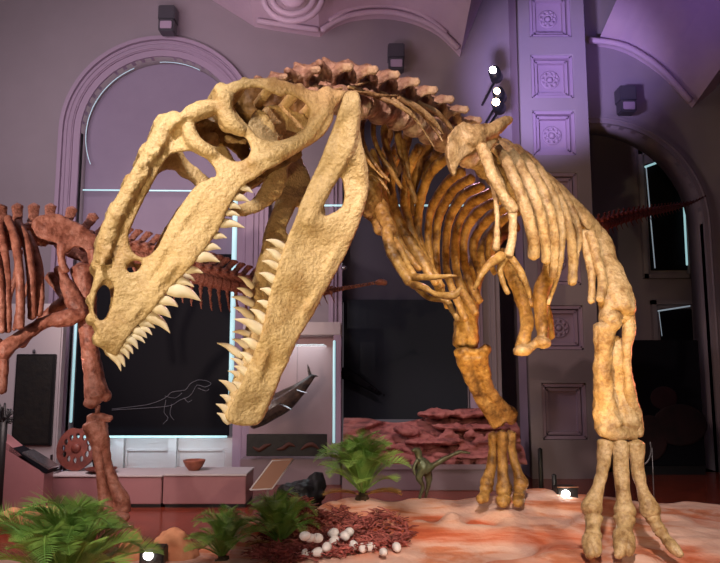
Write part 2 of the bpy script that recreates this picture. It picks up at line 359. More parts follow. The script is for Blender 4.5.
# far upper teeth (inner row)
for a, b, w in ((( 222, 214), (232, 217), 6), ((185, 276), (195, 281), 6), ((168, 300), (178, 306), 6)):
    tooth(skull, a, b, w * .0041 / 2, c=CMID + idw(HC, *a) * .6)
LT = [((281, 246), (266, 240), 7), ((278, 257), (266, 249), 7), ((276, 267), (262, 261), 7), ((273, 280), (259, 273), 8), ((271, 293), (260, 289), 7), ((268, 306), (257, 301), 7), ((264, 320), (250, 309), 8), ((260, 331), (234, 319), 10), ((255, 346), (241, 339), 9), ((251, 361), (239, 352), 8), ((247, 374), (234, 366), 8), ((242, 389), (232, 382), 7)]
for a, b, w in LT: tooth(jaw, a, b, w * .0041 / 2 * 1.12, T=HJ)
LF = [((250, 285), (238, 276), 7), ((249, 294), (237, 288), 7), ((249, 303), (231, 297), 8), ((249, 316), (233, 307), 8), ((246, 334), (232, 332), 6), ((245, 346), (232, 339), 7), ((237, 354), (217, 343), 8), ((243, 366), (230, 358), 6), ((240, 377), (228, 371), 6), ((234, 391), (219, 380), 8), ((230, 401), (220, 395), 7), ((229, 413), (216, 404), 8), ((227, 421), (217, 413), 7)]
for a, b, w in LF: tooth(jaw, a, b, w * .0041 / 2 * 1.1, c=CMID + idw(HJ, *a) * .85)
# ---- vertebrae
def vertebra(spine_h, spine_w, trans, chev=0, tilt=.25, voxel=.06, cent=.42):
    bm = bmesh.new()
    tube(bm, [(-.46, 0, 0), (-.3, 0, 0), (0, 0, 0), (.3, 0, 0), (.46, 0, 0)], [cent, cent * .9, cent * .7, cent * .9, cent], 14, sm=3)
    blob(bm, (0, 0, .45), (.35, .3, .28), sub=2)
    tube(bm, [(.05, 0, .5), (-tilt * .4, 0, .5 + spine_h * .5), (-tilt, 0, .5 + spine_h)], [spine_w, spine_w * .85, spine_w * 1.05], 10, flat=.42, fdir=(0, 1, 0))
    blob(bm, (-tilt, 0, .5 + spine_h), (spine_w * 1.1, spine_w * .7, .13), sub=2)
    for s in (-1, 1):
        if trans:
            tube(bm, [(0, .15 * s, .45), (-.05, trans * .6 * s, .55), (-.12, trans * s, .5)], [.17, .13, .12], 8, flat=1)
        tube(bm, [(.1, .2 * s, .5), (.45, .32 * s, .62), (.66, .36 * s, .7)], [.16, .13, .12], 8)
        tube(bm, [(-.1, .2 * s, .55), (-.4, .3 * s, .7), (-.62, .34 * s, .72)], [.16, .13, .13], 8)
    if chev:
        tube(bm, [(-.42, 0, -cent * .8), (-.6, 0, -cent - chev * .5), (-.85, 0, -cent - chev)], [.12, .09, .07], 8, flat=.6, fdir=(0, 1, 0))
    return organic(bm, voxel, 2, .05, 3)
def frame(p, fwd, upv=V((0, 0, 1))):
    x = fwd.normalized(); y = upv.cross(x).normalized(); z = x.cross(y)
    return Matrix.Translation(p) @ Matrix((x, y, z)).transposed().to_4x4()
def along(pts, n, s0=0, s1=1):
    """n frames along a 3D curve of (x,y,z,size)"""
    q = cr(pts, 12); L = [0]
    for a, b in zip(q, q[1:]): L.append(L[-1] + np.linalg.norm(b[:3] - a[:3]))
    out = []
    for i in range(n):
        s = (s0 + (s1 - s0) * (i + .5) / n) * L[-1]; k = max(0, min(len(q) - 2, int(np.searchsorted(L, s)) - 1))
        t = (s - L[k]) / max(1e-9, L[k + 1] - L[k]); p = q[k] * (1 - t) + q[k + 1] * t
        out.append((V(p[:3]), V(q[k][:3] - q[k + 1][:3]), p[3]))
    return out, L[-1]
def place_verts(frames, meshes, m, root, name='vertebra', sx=None):
    for i, (p, d, s) in enumerate(frames):
        me = meshes[i % len(meshes)] if isinstance(meshes, list) else meshes
        o = bpy.data.objects.new(name, me); COL.objects.link(o); o.parent = root
        if not me.materials: me.materials.append(m); me.polygons.foreach_set('use_smooth', [True] * len(me.polygons))
        mt = Matrix.Translation(-V(root.location)) @ frame(p, d) @ Matrix.Diagonal(((sx or s), s, s, 1))
        o.matrix_local = mt
def A(px, py, Y, s=None):
    p = at(px, py, Y); return (p.x, p.y, p.z) if s is None else (p.x, p.y, p.z, s)
vneck = vertebra(.26, .34, .85, voxel=.05); vtrunk = vertebra(.85, .30, .9); vtail = vertebra(.55, .22, .55, .5); 
NECK = [A(262, 105, 3.12, .14), A(290, 102, 3.18, .17), A(325, 98, 3.30, .205), A(365, 104, 3.50, .225), A(405, 117, 3.74, .23), A(440, 135, 4.0, .225), A(470, 156, 4.28, .21)]
fr, L = along(NECK, 11); place_verts(fr, vneck, M['neck'], ROOT, sx=.15)
TRK = [A(476, 158, 4.3, .20), A(503, 182, 4.6, .19), A(530, 202, 4.9, .18), A(556, 219, 5.15, .17), A(584, 236, 5.4, .15)]
fr, L = along(TRK, 11); place_verts(fr, vtrunk, M['bone'], ROOT)
TAIL = [A(588, 231, 5.55, .13), A(604, 226, 5.9, .125), A(622, 220, 6.5, .12), A(650, 213, 7.4, .10), A(675, 208, 8.6, .08), A(692, 203, 9.4, .04), A(706, 196, 10.1, .02)]
fr, L = along(TAIL, 30)
me_t = vtail
for i, (p, d, s) in enumerate(fr):
    o = bpy.data.objects.new('tail_vertebra', me_t); COL.objects.link(o); o.parent = ROOT
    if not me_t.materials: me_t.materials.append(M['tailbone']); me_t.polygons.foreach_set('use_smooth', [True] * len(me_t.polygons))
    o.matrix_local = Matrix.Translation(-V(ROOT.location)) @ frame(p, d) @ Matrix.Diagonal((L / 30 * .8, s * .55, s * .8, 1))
# ---- cervical ribs
CR = [[(292, 90, 3.1, 5), (318, 93, 3.2, 5), (345, 88, 3.3, 4), (376, 80, 3.45, 1.2)],
      [(348, 86, 3.3, 5), (366, 93, 3.35, 6), (385, 96, 3.4, 4), (402, 95, 3.5, 1.2)],
      [(380, 92, 3.45, 5), (398, 103, 3.45, 5), (415, 118, 3.5, 4), (435, 149, 3.6, 1.5)],
      [(372, 95, 3.4, 5), (395, 104, 3.4, 5), (412, 116, 3.45, 3), (424, 128, 3.5, 1.5)],
      [(398, 98, 3.55, 6), (418, 108, 3.6, 7), (434, 122, 3.65, 6), (444, 135, 3.7, 2)],
      [(418, 103, 3.7, 6), (436, 112, 3.75, 6), (448, 124, 3.8, 5), (453, 133, 3.85, 3)],
      [(320, 90, 3.2, 4), (340, 92, 3.25, 5), (362, 92, 3.3, 3), (372, 94, 3.3, 1)],
      [(405, 100, 3.6, 5), (424, 116, 3.65, 5), (438, 134, 3.7, 3), (443, 142, 3.7, 1.5)]]
def pxtube(bm, tr, seg=10, flat=1, fdir=None):
    P = [at(a, b, Y) for a, b, Y, w in tr]; R = [w * Y / F / 2 for a, b, Y, w in tr]
    tube(bm, P, R, seg, flat, fdir)
def bones(name, traces, m, root=None, voxel=None, flat=1, fdir=None, **k):
    for tr in traces:
        bm = bmesh.new(); pxtube(bm, tr, 10, flat, fdir)
        me = organic(bm, voxel, **k) if voxel else bm2me(bm)
        world_part(name, me, m, root or ROOT)
bones('cervical_rib', CR, M['bone'], voxel=.006, smooth=2, amp=.003, fr=20)
# dark far-side cervical ribs hanging under the neck
DR = [[(366, 112, 3.75, 6), (362, 130, 3.72, 5), (366, 150, 3.7, 5), (378, 168, 3.7, 5), (390, 182, 3.7, 3)],
      [(378, 112, 3.8, 7), (373, 130, 3.8, 6), (379, 152, 3.8, 6), (390, 170, 3.8, 6), (402, 188, 3.85, 4)],
      [(388, 115, 3.9, 8), (384, 135, 3.9, 8), (390, 158, 3.9, 7), (398, 176, 3.9, 3)],
      [(362, 150, 3.65, 4), (372, 166, 3.65, 4), (384, 178, 3.65, 3)],
      [(402, 140, 4.0, 8), (406, 160, 4.0, 7), (410, 180, 4.0, 4)],
      [(396, 125, 4.0, 9), (400, 148, 4.0, 9), (404, 165, 4.0, 5)],
      [(370, 173, 3.8, 5), (380, 180, 3.8, 5), (390, 195, 3.8, 3)],
      [(404, 165, 4.0, 6), (410, 185, 4.1, 7), (416, 203, 4.1, 5)]]
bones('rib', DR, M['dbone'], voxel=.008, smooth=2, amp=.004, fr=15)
# ---- ribs of the far flank
FR = [[(400, 138, 4.25, 14), (390, 165, 4.4, 15), (392, 198, 4.5, 14), (405, 232, 4.5, 14), (424, 262, 4.45, 13), (436, 282, 4.4, 8)],
      [(392, 150, 4.1, 10), (382, 180, 4.2, 10), (390, 215, 4.3, 10), (402, 245, 4.3, 9), (420, 268, 4.3, 8)],
      [(420, 140, 4.3, 12), (408, 165, 4.45, 12), (405, 195, 4.6, 12), (412, 232, 4.6, 11), (428, 262, 4.6, 10), (442, 285, 4.5, 9)],
      [(448, 152, 4.3, 12), (432, 165, 4.5, 12), (420, 195, 4.7, 11), (418, 232, 4.75, 10), (428, 262, 4.7, 9), (440, 292, 4.6, 8)],
      [(462, 166, 4.4, 12), (446, 178, 4.6, 12), (431, 205, 4.8, 11), (428, 240, 4.85, 9), (434, 275, 4.8, 8), (446, 300, 4.7, 8)],
      [(472, 172, 4.5, 11), (454, 184, 4.7, 12), (440, 208, 4.9, 11), (436, 240, 4.95, 9), (438, 275, 4.9, 8), (448, 305, 4.8, 8)],
      [(482, 180, 4.6, 11), (463, 190, 4.8, 12), (450, 212, 5.0, 11), (446, 240, 5.05, 10), (448, 275, 5.0, 9), (466, 318, 4.85, 9)],
      [(492, 187, 4.7, 11), (472, 197, 4.9, 12), (459, 216, 5.1, 11), (455, 245, 5.15, 10), (459, 280, 5.1, 10), (476, 312, 4.95, 9)],
      [(500, 194, 4.8, 11), (481, 204, 5.0, 12), (467, 222, 5.2, 11), (463, 250, 5.2, 10), (468, 275, 5.15, 10), (480, 300, 5.05, 9)],
      [(508, 200, 4.9, 11), (492, 210, 5.1, 12), (477, 228, 5.3, 11), (473, 250, 5.3, 9), (480, 275, 5.2, 8)],
      [(518, 206, 5.0, 10), (502, 215, 5.2, 10), (490, 232, 5.35, 10), (488, 256, 5.35, 8), (495, 272, 5.3, 6)]]
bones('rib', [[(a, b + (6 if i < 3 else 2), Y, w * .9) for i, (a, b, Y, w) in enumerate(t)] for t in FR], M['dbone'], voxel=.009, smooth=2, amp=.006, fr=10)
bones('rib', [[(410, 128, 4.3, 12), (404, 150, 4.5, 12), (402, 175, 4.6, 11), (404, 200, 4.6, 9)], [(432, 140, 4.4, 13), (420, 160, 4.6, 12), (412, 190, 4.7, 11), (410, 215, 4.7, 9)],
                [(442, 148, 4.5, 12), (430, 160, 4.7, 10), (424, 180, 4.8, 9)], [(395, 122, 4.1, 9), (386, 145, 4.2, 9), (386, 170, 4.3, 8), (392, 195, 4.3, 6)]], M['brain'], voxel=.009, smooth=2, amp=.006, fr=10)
# ---- ribs of the near flank
NR = [[(484, 142, 4.2, 9), (500, 152, 4.1, 10), (514, 178, 4.0, 11), (526, 210, 4.0, 11), (533, 238, 4.05, 11), (534, 257, 4.1, 11)],
      [(494, 140, 4.3, 9), (512, 155, 4.2, 11), (529, 185, 4.1, 12), (540, 215, 4.1, 11), (545, 240, 4.15, 10), (546, 262, 4.2, 9)],
      [(502, 142, 4.4, 9), (522, 158, 4.3, 12), (540, 188, 4.2, 12), (550, 218, 4.2, 11), (554, 248, 4.25, 10), (553, 278, 4.3, 8)],
      [(514, 148, 4.55, 9), (533, 163, 4.45, 10), (549, 188, 4.4, 9), (560, 218, 4.4, 8), (562, 248, 4.4, 6), (556, 280, 4.45, 5), (548, 304, 4.5, 4)],
      [(530, 162, 4.7, 9), (547, 180, 4.6, 10), (562, 206, 4.55, 10), (570, 235, 4.55, 9), (573, 262, 4.6, 9), (572, 284, 4.6, 8)],
      [(545, 176, 4.85, 9), (560, 192, 4.75, 10), (572, 212, 4.7, 9), (579, 232, 4.7, 6), (578, 252, 4.7, 4), (576, 266, 4.7, 3)],
      [(478, 150, 4.25, 8), (490, 160, 4.2, 8), (502, 185, 4.15, 8), (512, 210, 4.15, 6)]]
bones('rib', [[(a, b, Y, w * 1.15) for a, b, Y, w in t] for t in NR], M['bone'], voxel=.009, smooth=2, amp=.006, fr=12)
# ---- shoulder blade
def pxplate(bm, outl, Y, th, slope=(0, 0), n=3):
    """outline in picture positions laid on a tilted plane of given thickness"""
    q = cr(outl, n, True); cx = sum(p[0] for p in q) / len(q); cy = sum(p[1] for p in q) / len(q)
    prism(bm, [at(p[0], p[1], Y + (p[0] - cx) * slope[0] + (p[1] - cy) * slope[1]) for p in q], (0, th, 0))
bm = bmesh.new()
pxplate(bm, [(448, 138), (447, 155), (451, 170), (455, 175), (460, 162), (470, 154), (480, 148), (490, 150), (497, 140), (500, 128), (490, 122), (478, 126), (465, 122), (455, 126)], 3.80, .06, (.004, 0))
pxtube(bm, [(468, 134, 3.82, 20), (485, 132, 3.86, 18), (498, 126, 3.9, 15), (507, 121, 3.95, 12), (508, 119, 3.96, 11)])
pxtube(bm, [(455, 132, 3.80, 16), (470, 140, 3.80, 16), (482, 142, 3.84, 16)])
wp('shoulder_blade', bm, M['bone'], .009, smooth=5, amp=.012, fr=9)
# far shoulder blade
bm = bmesh.new()
pxtube(bm, [(362, 160, 3.9, 20), (366, 185, 3.9, 28), (372, 205, 3.95, 24), (380, 222, 4.0, 16), (384, 232, 4.0, 18)], flat=.6, fdir=(0, 1, 0))
pxtube(bm, [(372, 150, 3.95, 8), (376, 170, 3.95, 10), (378, 190, 3.95, 12)])
wp('shoulder_blade', bm, M['dbone'], .01, smooth=4, amp=.02, fr=8)
# ---- near arm
bones('upper_arm_bone', [[(481, 146, 3.8, 13), (487, 160, 3.78, 12), (493, 176, 3.75, 13), (502, 194, 3.75, 11), (511, 206, 3.75, 13), (514, 212, 3.75, 12)]], M['bone'], voxel=.008, smooth=3, amp=.006, fr=12)
bones('forearm_bone', [[(512, 208, 3.76, 12), (513, 225, 3.76, 9), (512, 240, 3.76, 9), (508, 256, 3.76, 11)],
                       [(489, 172, 3.85, 7), (495, 195, 3.82, 6), (497, 222, 3.8, 6), (496, 250, 3.78, 8)]], M['bone'], voxel=.008, smooth=3, amp=.005, fr=12)
bones('finger', [[(502, 256, 3.76, 11), (490, 264, 3.7, 9), (482, 274, 3.68, 7), (474, 290, 3.7, 4)],
                 [(505, 258, 3.78, 9), (500, 268, 3.78, 7), (502, 280, 3.78, 6), (508, 294, 3.78, 6)],
                 [(509, 257, 3.78, 9), (517, 266, 3.78, 8), (524, 280, 3.78, 7), (530, 298, 3.8, 4)]], M['dbone'], voxel=.007, smooth=2, amp=.004, fr=14)
# ---- far arm
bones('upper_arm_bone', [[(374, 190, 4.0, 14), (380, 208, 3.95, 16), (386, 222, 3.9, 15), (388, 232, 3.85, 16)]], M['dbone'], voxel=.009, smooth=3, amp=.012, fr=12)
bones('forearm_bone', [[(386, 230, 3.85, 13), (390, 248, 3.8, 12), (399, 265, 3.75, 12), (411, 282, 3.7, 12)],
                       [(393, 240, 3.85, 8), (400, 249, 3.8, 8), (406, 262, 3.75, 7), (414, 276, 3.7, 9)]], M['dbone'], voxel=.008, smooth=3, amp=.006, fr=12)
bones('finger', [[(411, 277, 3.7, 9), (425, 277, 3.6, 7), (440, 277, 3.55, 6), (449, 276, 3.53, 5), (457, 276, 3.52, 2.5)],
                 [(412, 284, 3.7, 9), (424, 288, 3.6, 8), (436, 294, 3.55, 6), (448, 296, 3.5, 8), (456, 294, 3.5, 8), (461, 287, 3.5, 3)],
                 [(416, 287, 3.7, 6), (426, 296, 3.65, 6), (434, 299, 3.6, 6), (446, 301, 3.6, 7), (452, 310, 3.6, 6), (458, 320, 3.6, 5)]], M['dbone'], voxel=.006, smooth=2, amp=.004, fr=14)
# ---- pelvis
bm = bmesh.new()
pxtube(bm, [(536, 168, 4.95, 8), (556, 184, 4.85, 14), (574, 204, 4.8, 20), (590, 224, 4.8, 22), (600, 238, 4.85, 18)], flat=.45, fdir=(.75, -.66, 0))
wp('hip_blade', bm, M['bone'], .012, smooth=4, amp=.012, fr=8)
bm = bmesh.new()
pxtube(bm, [(520, 196, 5.4, 10), (530, 205, 5.45, 20), (535, 225, 5.5, 18)], flat=.5, fdir=(.75, -.66, 0))
wp('hip_blade', bm, M['bone'], .012, smooth=4, amp=.012, fr=8)
bones('pubis', [[(500, 250, 5.1, 11), (510, 272, 5.05, 12), (520, 295, 5.0, 14), (527, 318, 4.95, 13), (525, 335, 4.9, 14), (522, 348, 4.9, 16)],
                [(556, 245, 5.0, 12), (549, 272, 4.98, 16), (541, 295, 4.95, 17), (541, 318, 4.92, 13), (543, 332, 4.9, 13), (542, 340, 4.9, 14)]], M['dbone'], voxel=.01, smooth=3, amp=.008, fr=9)
bones('ischium', [[(511, 262, 5.15, 7), (520, 275, 5.1, 7), (528, 292, 5.0, 8), (532, 306, 4.97, 9)],
                  [(545, 300, 5.1, 9), (549, 320, 5.1, 9), (551, 338, 5.1, 8)]], M['dbone'], voxel=.01, smooth=3, amp=.006, fr=9)
bm = bmesh.new()
blob(bm, at(523, 350, 4.88), (.072, .08, .045), Matrix.Rotation(-.1, 3, 'Y')); blob(bm, at(542, 342, 4.88), (.066, .08, .048), Matrix.Rotation(.4, 3, 'Y')); blob(bm, at(530, 346, 4.9), (.05, .06, .035))
wp('pubic_boot', bm, M['bone'], .01, smooth=4, amp=.012, fr=9)
bones('pubis', [[(584, 232, 4.75, 12), (588, 252, 4.7, 11), (592, 275, 4.65, 9), (591, 302, 4.6, 8)],
                [(590, 232, 4.7, 12), (597, 258, 4.65, 11), (602, 282, 4.6, 10), (600, 300, 4.55, 9)]], M['bone'], voxel=.01, smooth=3, amp=.008, fr=9)
# ---- near leg
bm = bmesh.new()
pxtube(bm, [(586, 224, 4.95, 20), (598, 240, 4.9, 24), (607, 264, 4.8, 25), (614, 286, 4.7, 30), (617, 302, 4.66, 36), (617, 312, 4.65, 36)])
pxtube(bm, [(592, 236, 4.85, 12), (598, 262, 4.75, 12), (604, 285, 4.68, 12), (606, 303, 4.62, 14)])
blob(bm, at(607, 318, 4.62), (.055, .07, .07)); blob(bm, at(622, 314, 4.66), (.07, .07, .07))
wp('thigh_bone', bm, M['bone'], .011, smooth=3, amp=.012, fr=9)
bm = bmesh.new()
pxtube(bm, [(605, 326, 4.62, 24), (603, 345, 4.64, 19), (603, 370, 4.66, 18), (604, 395, 4.68, 20), (605, 412, 4.7, 26), (610, 426, 4.7, 30)])
pxtube(bm, [(616, 338, 4.74, 14), (616, 352, 4.72, 18), (617, 370, 4.72, 18), (620, 395, 4.74, 18), (627, 415, 4.72, 24), (630, 428, 4.7, 22)])
pxtube(bm, [(600, 430, 4.66, 12), (617, 434, 4.64, 14), (636, 436, 4.68, 10)])
blob(bm, at(614, 320, 4.58), (.06, .05, .075))
wp('shin_bone', bm, M['bone'], .011, smooth=3, amp=.012, fr=9)
bones('calf_bone', [[(628, 310, 4.66, 12), (629, 325, 4.66, 14), (627, 345, 4.66, 10), (627, 370, 4.66, 9), (631, 398, 4.68, 12), (637, 420, 4.7, 13), (638, 436, 4.7, 10)]], M['bone'], voxel=.01, smooth=3, amp=.008, fr=9)
def toe(tr, m, knob=1.0):
    """chain of toe bones: (px,py,Y,w) joints, each bone bulging at its ends"""
    for a, b in zip(tr, tr[1:]):
        bm = bmesh.new()
        q = [(a[0] + (b[0] - a[0]) * t, a[1] + (b[1] - a[1]) * t, a[2] + (b[2] - a[2]) * t, (a[3] + (b[3] - a[3]) * t) * k) for t, k in ((.04, .95), (.14, 1.05), (.3, .86), (.55, .74), (.8, .9), (.93, 1.02), (.99, .85))]
        pxtube(bm, q, 12)
        world_part('toe_bone', organic(bm, .01, 3, .009, 9), m, ROOT)
def foot(mets, toes, claws, m):
    for tr in mets:
        bm = bmesh.new(); pxtube(bm, tr, 12); blob(bm, at(*tr[-1][:3]), tr[-1][3] * tr[-1][2] / F * .56)
        world_part('foot_bone', organic(bm, .01, 4, .008, 9), m, ROOT)
    for tr in toes: toe(tr, m)
    for tr in claws:
        bm = bmesh.new(); pxtube(bm, tr, 12); world_part('toe_claw', organic(bm, .008, 2, .005, 10), m, ROOT)
foot([[(606, 442, 4.68, 18), (604, 460, 4.66, 13), (600, 482, 4.64, 12), (594, 500, 4.62, 15), (591, 508, 4.61, 18)],
      [(620, 442, 4.66, 19), (621, 462, 4.63, 15), (622, 485, 4.60, 14), (624, 503, 4.58, 16), (625, 511, 4.57, 19)],
      [(635, 443, 4.68, 20), (637, 462, 4.67, 14), (641, 485, 4.65, 12), (648, 503, 4.64, 16), (650, 510, 4.63, 18)]],
     [[(594, 515, 4.6, 18), (592, 537, 4.52, 18)], [(625, 517, 4.56, 21), (624, 538, 4.46, 21)], [(652, 516, 4.62, 16), (660, 530, 4.58, 14), (669, 543, 4.53, 13)]],
     [[(592, 538, 4.52, 18), (591, 548, 4.48, 17), (589, 557, 4.43, 8)], [(592, 538, 4.50, 16), (595, 549, 4.46, 14), (596, 556, 4.42, 7)],
      [(624, 539, 4.46, 22), (621, 549, 4.40, 15), (617, 557, 4.37, 7)], [(625, 539, 4.46, 20), (628, 549, 4.40, 15), (630, 556, 4.37, 7)], [(669, 543, 4.52, 12), (676, 550, 4.48, 11), (682, 556, 4.44, 6)]], M['bone'])
# ---- far leg
bm = bmesh.new()
pxtube(bm, [(512, 222, 5.6, 22), (495, 238, 5.6, 20), (480, 262, 5.6, 20), (470, 290, 5.6, 22), (467, 315, 5.6, 24), (466, 335, 5.6, 26), (465, 346, 5.6, 26)])
wp('thigh_bone', bm, M['dbone'], .012, smooth=4, amp=.012, fr=8)
bm = bmesh.new()
pxtube(bm, [(466, 354, 5.55, 26), (466, 366, 5.6, 17), (473, 385, 5.68, 12), (483, 402, 5.78, 12), (495, 416, 5.88, 18), (500, 422, 5.9, 20)])
pxtube(bm, [(478, 354, 5.52, 18), (481, 368, 5.6, 12), (489, 388, 5.7, 11), (499, 404, 5.82, 13), (509, 416, 5.9, 20)])
pxtube(bm, [(472, 362, 5.62, 16), (479, 384, 5.72, 12), (490, 402, 5.82, 12)])
pxtube(bm, [(457, 354, 5.5, 9), (466, 350, 5.48, 8), (476, 352, 5.48, 8), (486, 347, 5.5, 7)])
pxtube(bm, [(484, 350, 5.5, 7), (487, 370, 5.6, 7), (493, 392, 5.75, 7), (508, 410, 5.9, 8)])
blob(bm, at(511, 417, 5.93), (.05, .05, .06)); blob(bm, at(486, 349, 5.5), (.04, .05, .05)); blob(bm, at(460, 353, 5.5), (.05, .05, .045))
wp('shin_bone', bm, M['dbone'], .011, smooth=4, amp=.012, fr=8)
bones('calf_bone', [[(459, 358, 5.55, 8), (468, 372, 5.6, 7), (478, 392, 5.72, 7), (488, 412, 5.85, 9)]], M['dbone'], voxel=.01, smooth=3, amp=.006, fr=9)
foot([[(493, 434, 5.97, 12), (493, 450, 5.96, 9), (491, 468, 5.93, 10), (487, 482, 5.9, 13)],
      [(502, 433, 5.94, 13), (502, 452, 5.92, 10), (503, 472, 5.9, 11), (504, 488, 5.88, 14)],
      [(510, 433, 5.97, 12), (512, 452, 5.96, 9), (517, 470, 5.93, 10), (521, 483, 5.9, 13)]],
     [[(486, 487, 5.9, 13), (484, 497, 5.84, 12)], [(504, 491, 5.86, 15), (504, 500, 5.8, 14)], [(520, 487, 5.9, 13), (519, 498, 5.84, 13)]],
     [[(484, 497, 5.84, 12), (479, 500, 5.8, 9)], [(503, 500, 5.8, 14), (502, 505, 5.76, 10)], [(519, 499, 5.84, 13), (518, 504, 5.78, 9)]], M['dbone'])
# metal support rod for the legs is hidden; thin curved wire beside the near leg
# ================================================================== RED SKELETON
RR = empty('dinosaur_skeleton', A(100, 520, 6.4), 'reddish brown long-tailed dinosaur skeleton standing behind the open-jawed skull at left', 'skeleton')
vred = vertebra(1.15, .30, .8); vredt = vertebra(.9, .22, .5, 1.1, .45)
RSP = [A(-60, 262, 6.0, .20), A(-10, 248, 6.05, .20), (A(30, 240, 6.3, .19)), A(70, 240, 6.5, .18), A(110, 256, 6.6, .17)]
fr, L = along(RSP, 12); place_verts(fr, vred, M['red'], RR)
RTL = [A(112, 254, 6.62, .19), A(150, 260, 6.7, .18), A(200, 278, 6.8, .19), A(250, 289, 6.95, .15), A(290, 294, 7.05, .11), A(332, 292, 7.25, .075)]
fr, L = along(RTL, 26); place_verts(fr, vredt, M['red'], RR, 'tail_vertebra')
vsm = vertebra(.15, .2, 0)
fr, L = along([A(328, 292, 7.25, .05), A(350, 288, 7.4, .035), A(378, 283, 7.6, .028)], 14); place_verts(fr, vsm, M['red'], RR, 'tail_vertebra')
bones('tail_tip', [[(376, 283, 7.6, 5), (381, 282, 7.62, 7), (386, 283, 7.65, 6)]], M['red'], RR, voxel=.012)
bm = bmesh.new()
pxplate(bm, [(30, 226), (34, 218), (44, 214), (56, 213), (70, 219), (86, 228), (98, 238), (102, 252), (98, 264), (88, 262), (84, 250), (74, 246), (66, 252), (60, 244), (48, 240), (36, 236)], 6.2, .05, (.004, 0))
pxtube(bm, [(62, 244, 6.2, 9), (61, 258, 6.2, 8), (66, 272, 6.22, 9)]); pxtube(bm, [(92, 250, 6.3, 10), (94, 264, 6.3, 9)])
world_part('hip_blade', organic(bm, .012, 5, .012, 8), M['red'], RR)
bm = bmesh.new()
pxplate(bm, [(45, 232), (60, 225), (85, 235), (104, 248), (112, 262), (95, 268), (80, 262), (60, 252)], 6.85, .05)
world_part('hip_blade', organic(bm, .014, 5, .012, 8), M['red'], RR)
bones('hip_bone', [[(58, 268, 6.25, 10), (66, 282, 6.25, 13), (74, 300, 6.25, 18), (80, 312, 6.25, 16)],
                   [(84, 312, 6.25, 14), (68, 318, 6.2, 18), (45, 322, 6.1, 13), (25, 335, 6.0, 14), (8, 347, 5.9, 16), (2, 356, 5.9, 16)],
                   [(72, 296, 6.4, 10), (56, 308, 6.4, 12), (40, 322, 6.4, 10), (20, 345, 6.4, 9)],
                   [(50, 275, 6.5, 12), (60, 290, 6.5, 10), (70, 300, 6.4, 12)]], M['red'], RR, voxel=.012, smooth=3, amp=.012, fr=8)
bm = bmesh.new()
pxtube(bm, [(82, 268, 6.35, 24), (85, 288, 6.35, 21), (87, 320, 6.38, 19), (91, 355, 6.42, 18), (95, 382, 6.45, 21), (98, 397, 6.45, 26)])
blob(bm, at(107, 396, 6.45), (.045, .06, .06)); blob(bm, at(91, 403, 6.4), (.07, .06, .05)); blob(bm, at(92, 268, 6.4), (.07, .06, .04))
world_part('thigh_bone', organic(bm, .012, 4, .01, 8), M['red'], RR)
bm = bmesh.new()
pxtube(bm, [(95, 422, 6.45, 25), (99, 438, 6.45, 21), (105, 462, 6.5, 13), (114, 485, 6.5, 13), (121, 500, 6.5, 17), (122, 512, 6.5, 18)])
pxtube(bm, [(88, 419, 6.4, 8), (100, 416, 6.4, 8), (111, 419, 6.4, 8)])
world_part('shin_bone', organic(bm, .011, 4, .01, 8), M['red'], RR)
bones('calf_bone', [[(93, 428, 6.42, 9), (97, 450, 6.42, 10), (101, 478, 6.42, 9), (105, 500, 6.45, 13), (108, 512, 6.45, 14)],
                    [(98, 405, 6.45, 5), (97, 418, 6.45, 5)]], M['red'], RR, voxel=.011, smooth=3, amp=.006, fr=9)
bones('foot_bone', [[(104, 514, 6.45, 9), (112, 516, 6.4, 11), (124, 517, 6.4, 9), (128, 518, 6.4, 8)]], M['red'], RR, voxel=.011)
RB = [[(-14, 226, 5.95, 8), (-6, 250, 5.8, 9), (0, 285, 5.7, 9), (2, 332, 5.75, 7)],
      [(-2, 222, 6.0, 8), (4, 250, 5.85, 9), (7, 290, 5.75, 9), (8, 332, 5.8, 7)],
      [(8, 218, 6.05, 8), (15, 240, 5.9, 9), (20, 280, 5.8, 9), (20, 328, 5.85, 9)],
      [(18, 222, 6.15, 7), (26, 240, 6.0, 9), (31, 275, 5.9, 9), (32, 318, 5.95, 9)],
      [(28, 232, 6.2, 6), (36, 255, 6.1, 9), (40, 285, 6.0, 9), (39, 315, 6.0, 9)],
      [(20, 250, 6.5, 6), (16, 275, 6.6, 6), (9, 300, 6.6, 5), (4, 330, 6.5, 5)],
      [(34, 250, 6.5, 5), (30, 280, 6.6, 6), (20, 305, 6.6, 5), (14, 330, 6.5, 4)]]
bones('rib', RB, M['red'], RR, voxel=.01, smooth=2, amp=.005, fr=10)
bones('arm_bone', [[(4, 345, 5.9, 14), (4, 365, 5.9, 10), (2, 392, 5.9, 9)], [(-4, 340, 5.9, 14), (-6, 380, 5.9, 12), (-12, 420, 5.9, 12), (-14, 500, 5.9, 12), (-14, 516, 5.9, 16)]], M['red'], RR, voxel=.011, smooth=3, amp=.006)
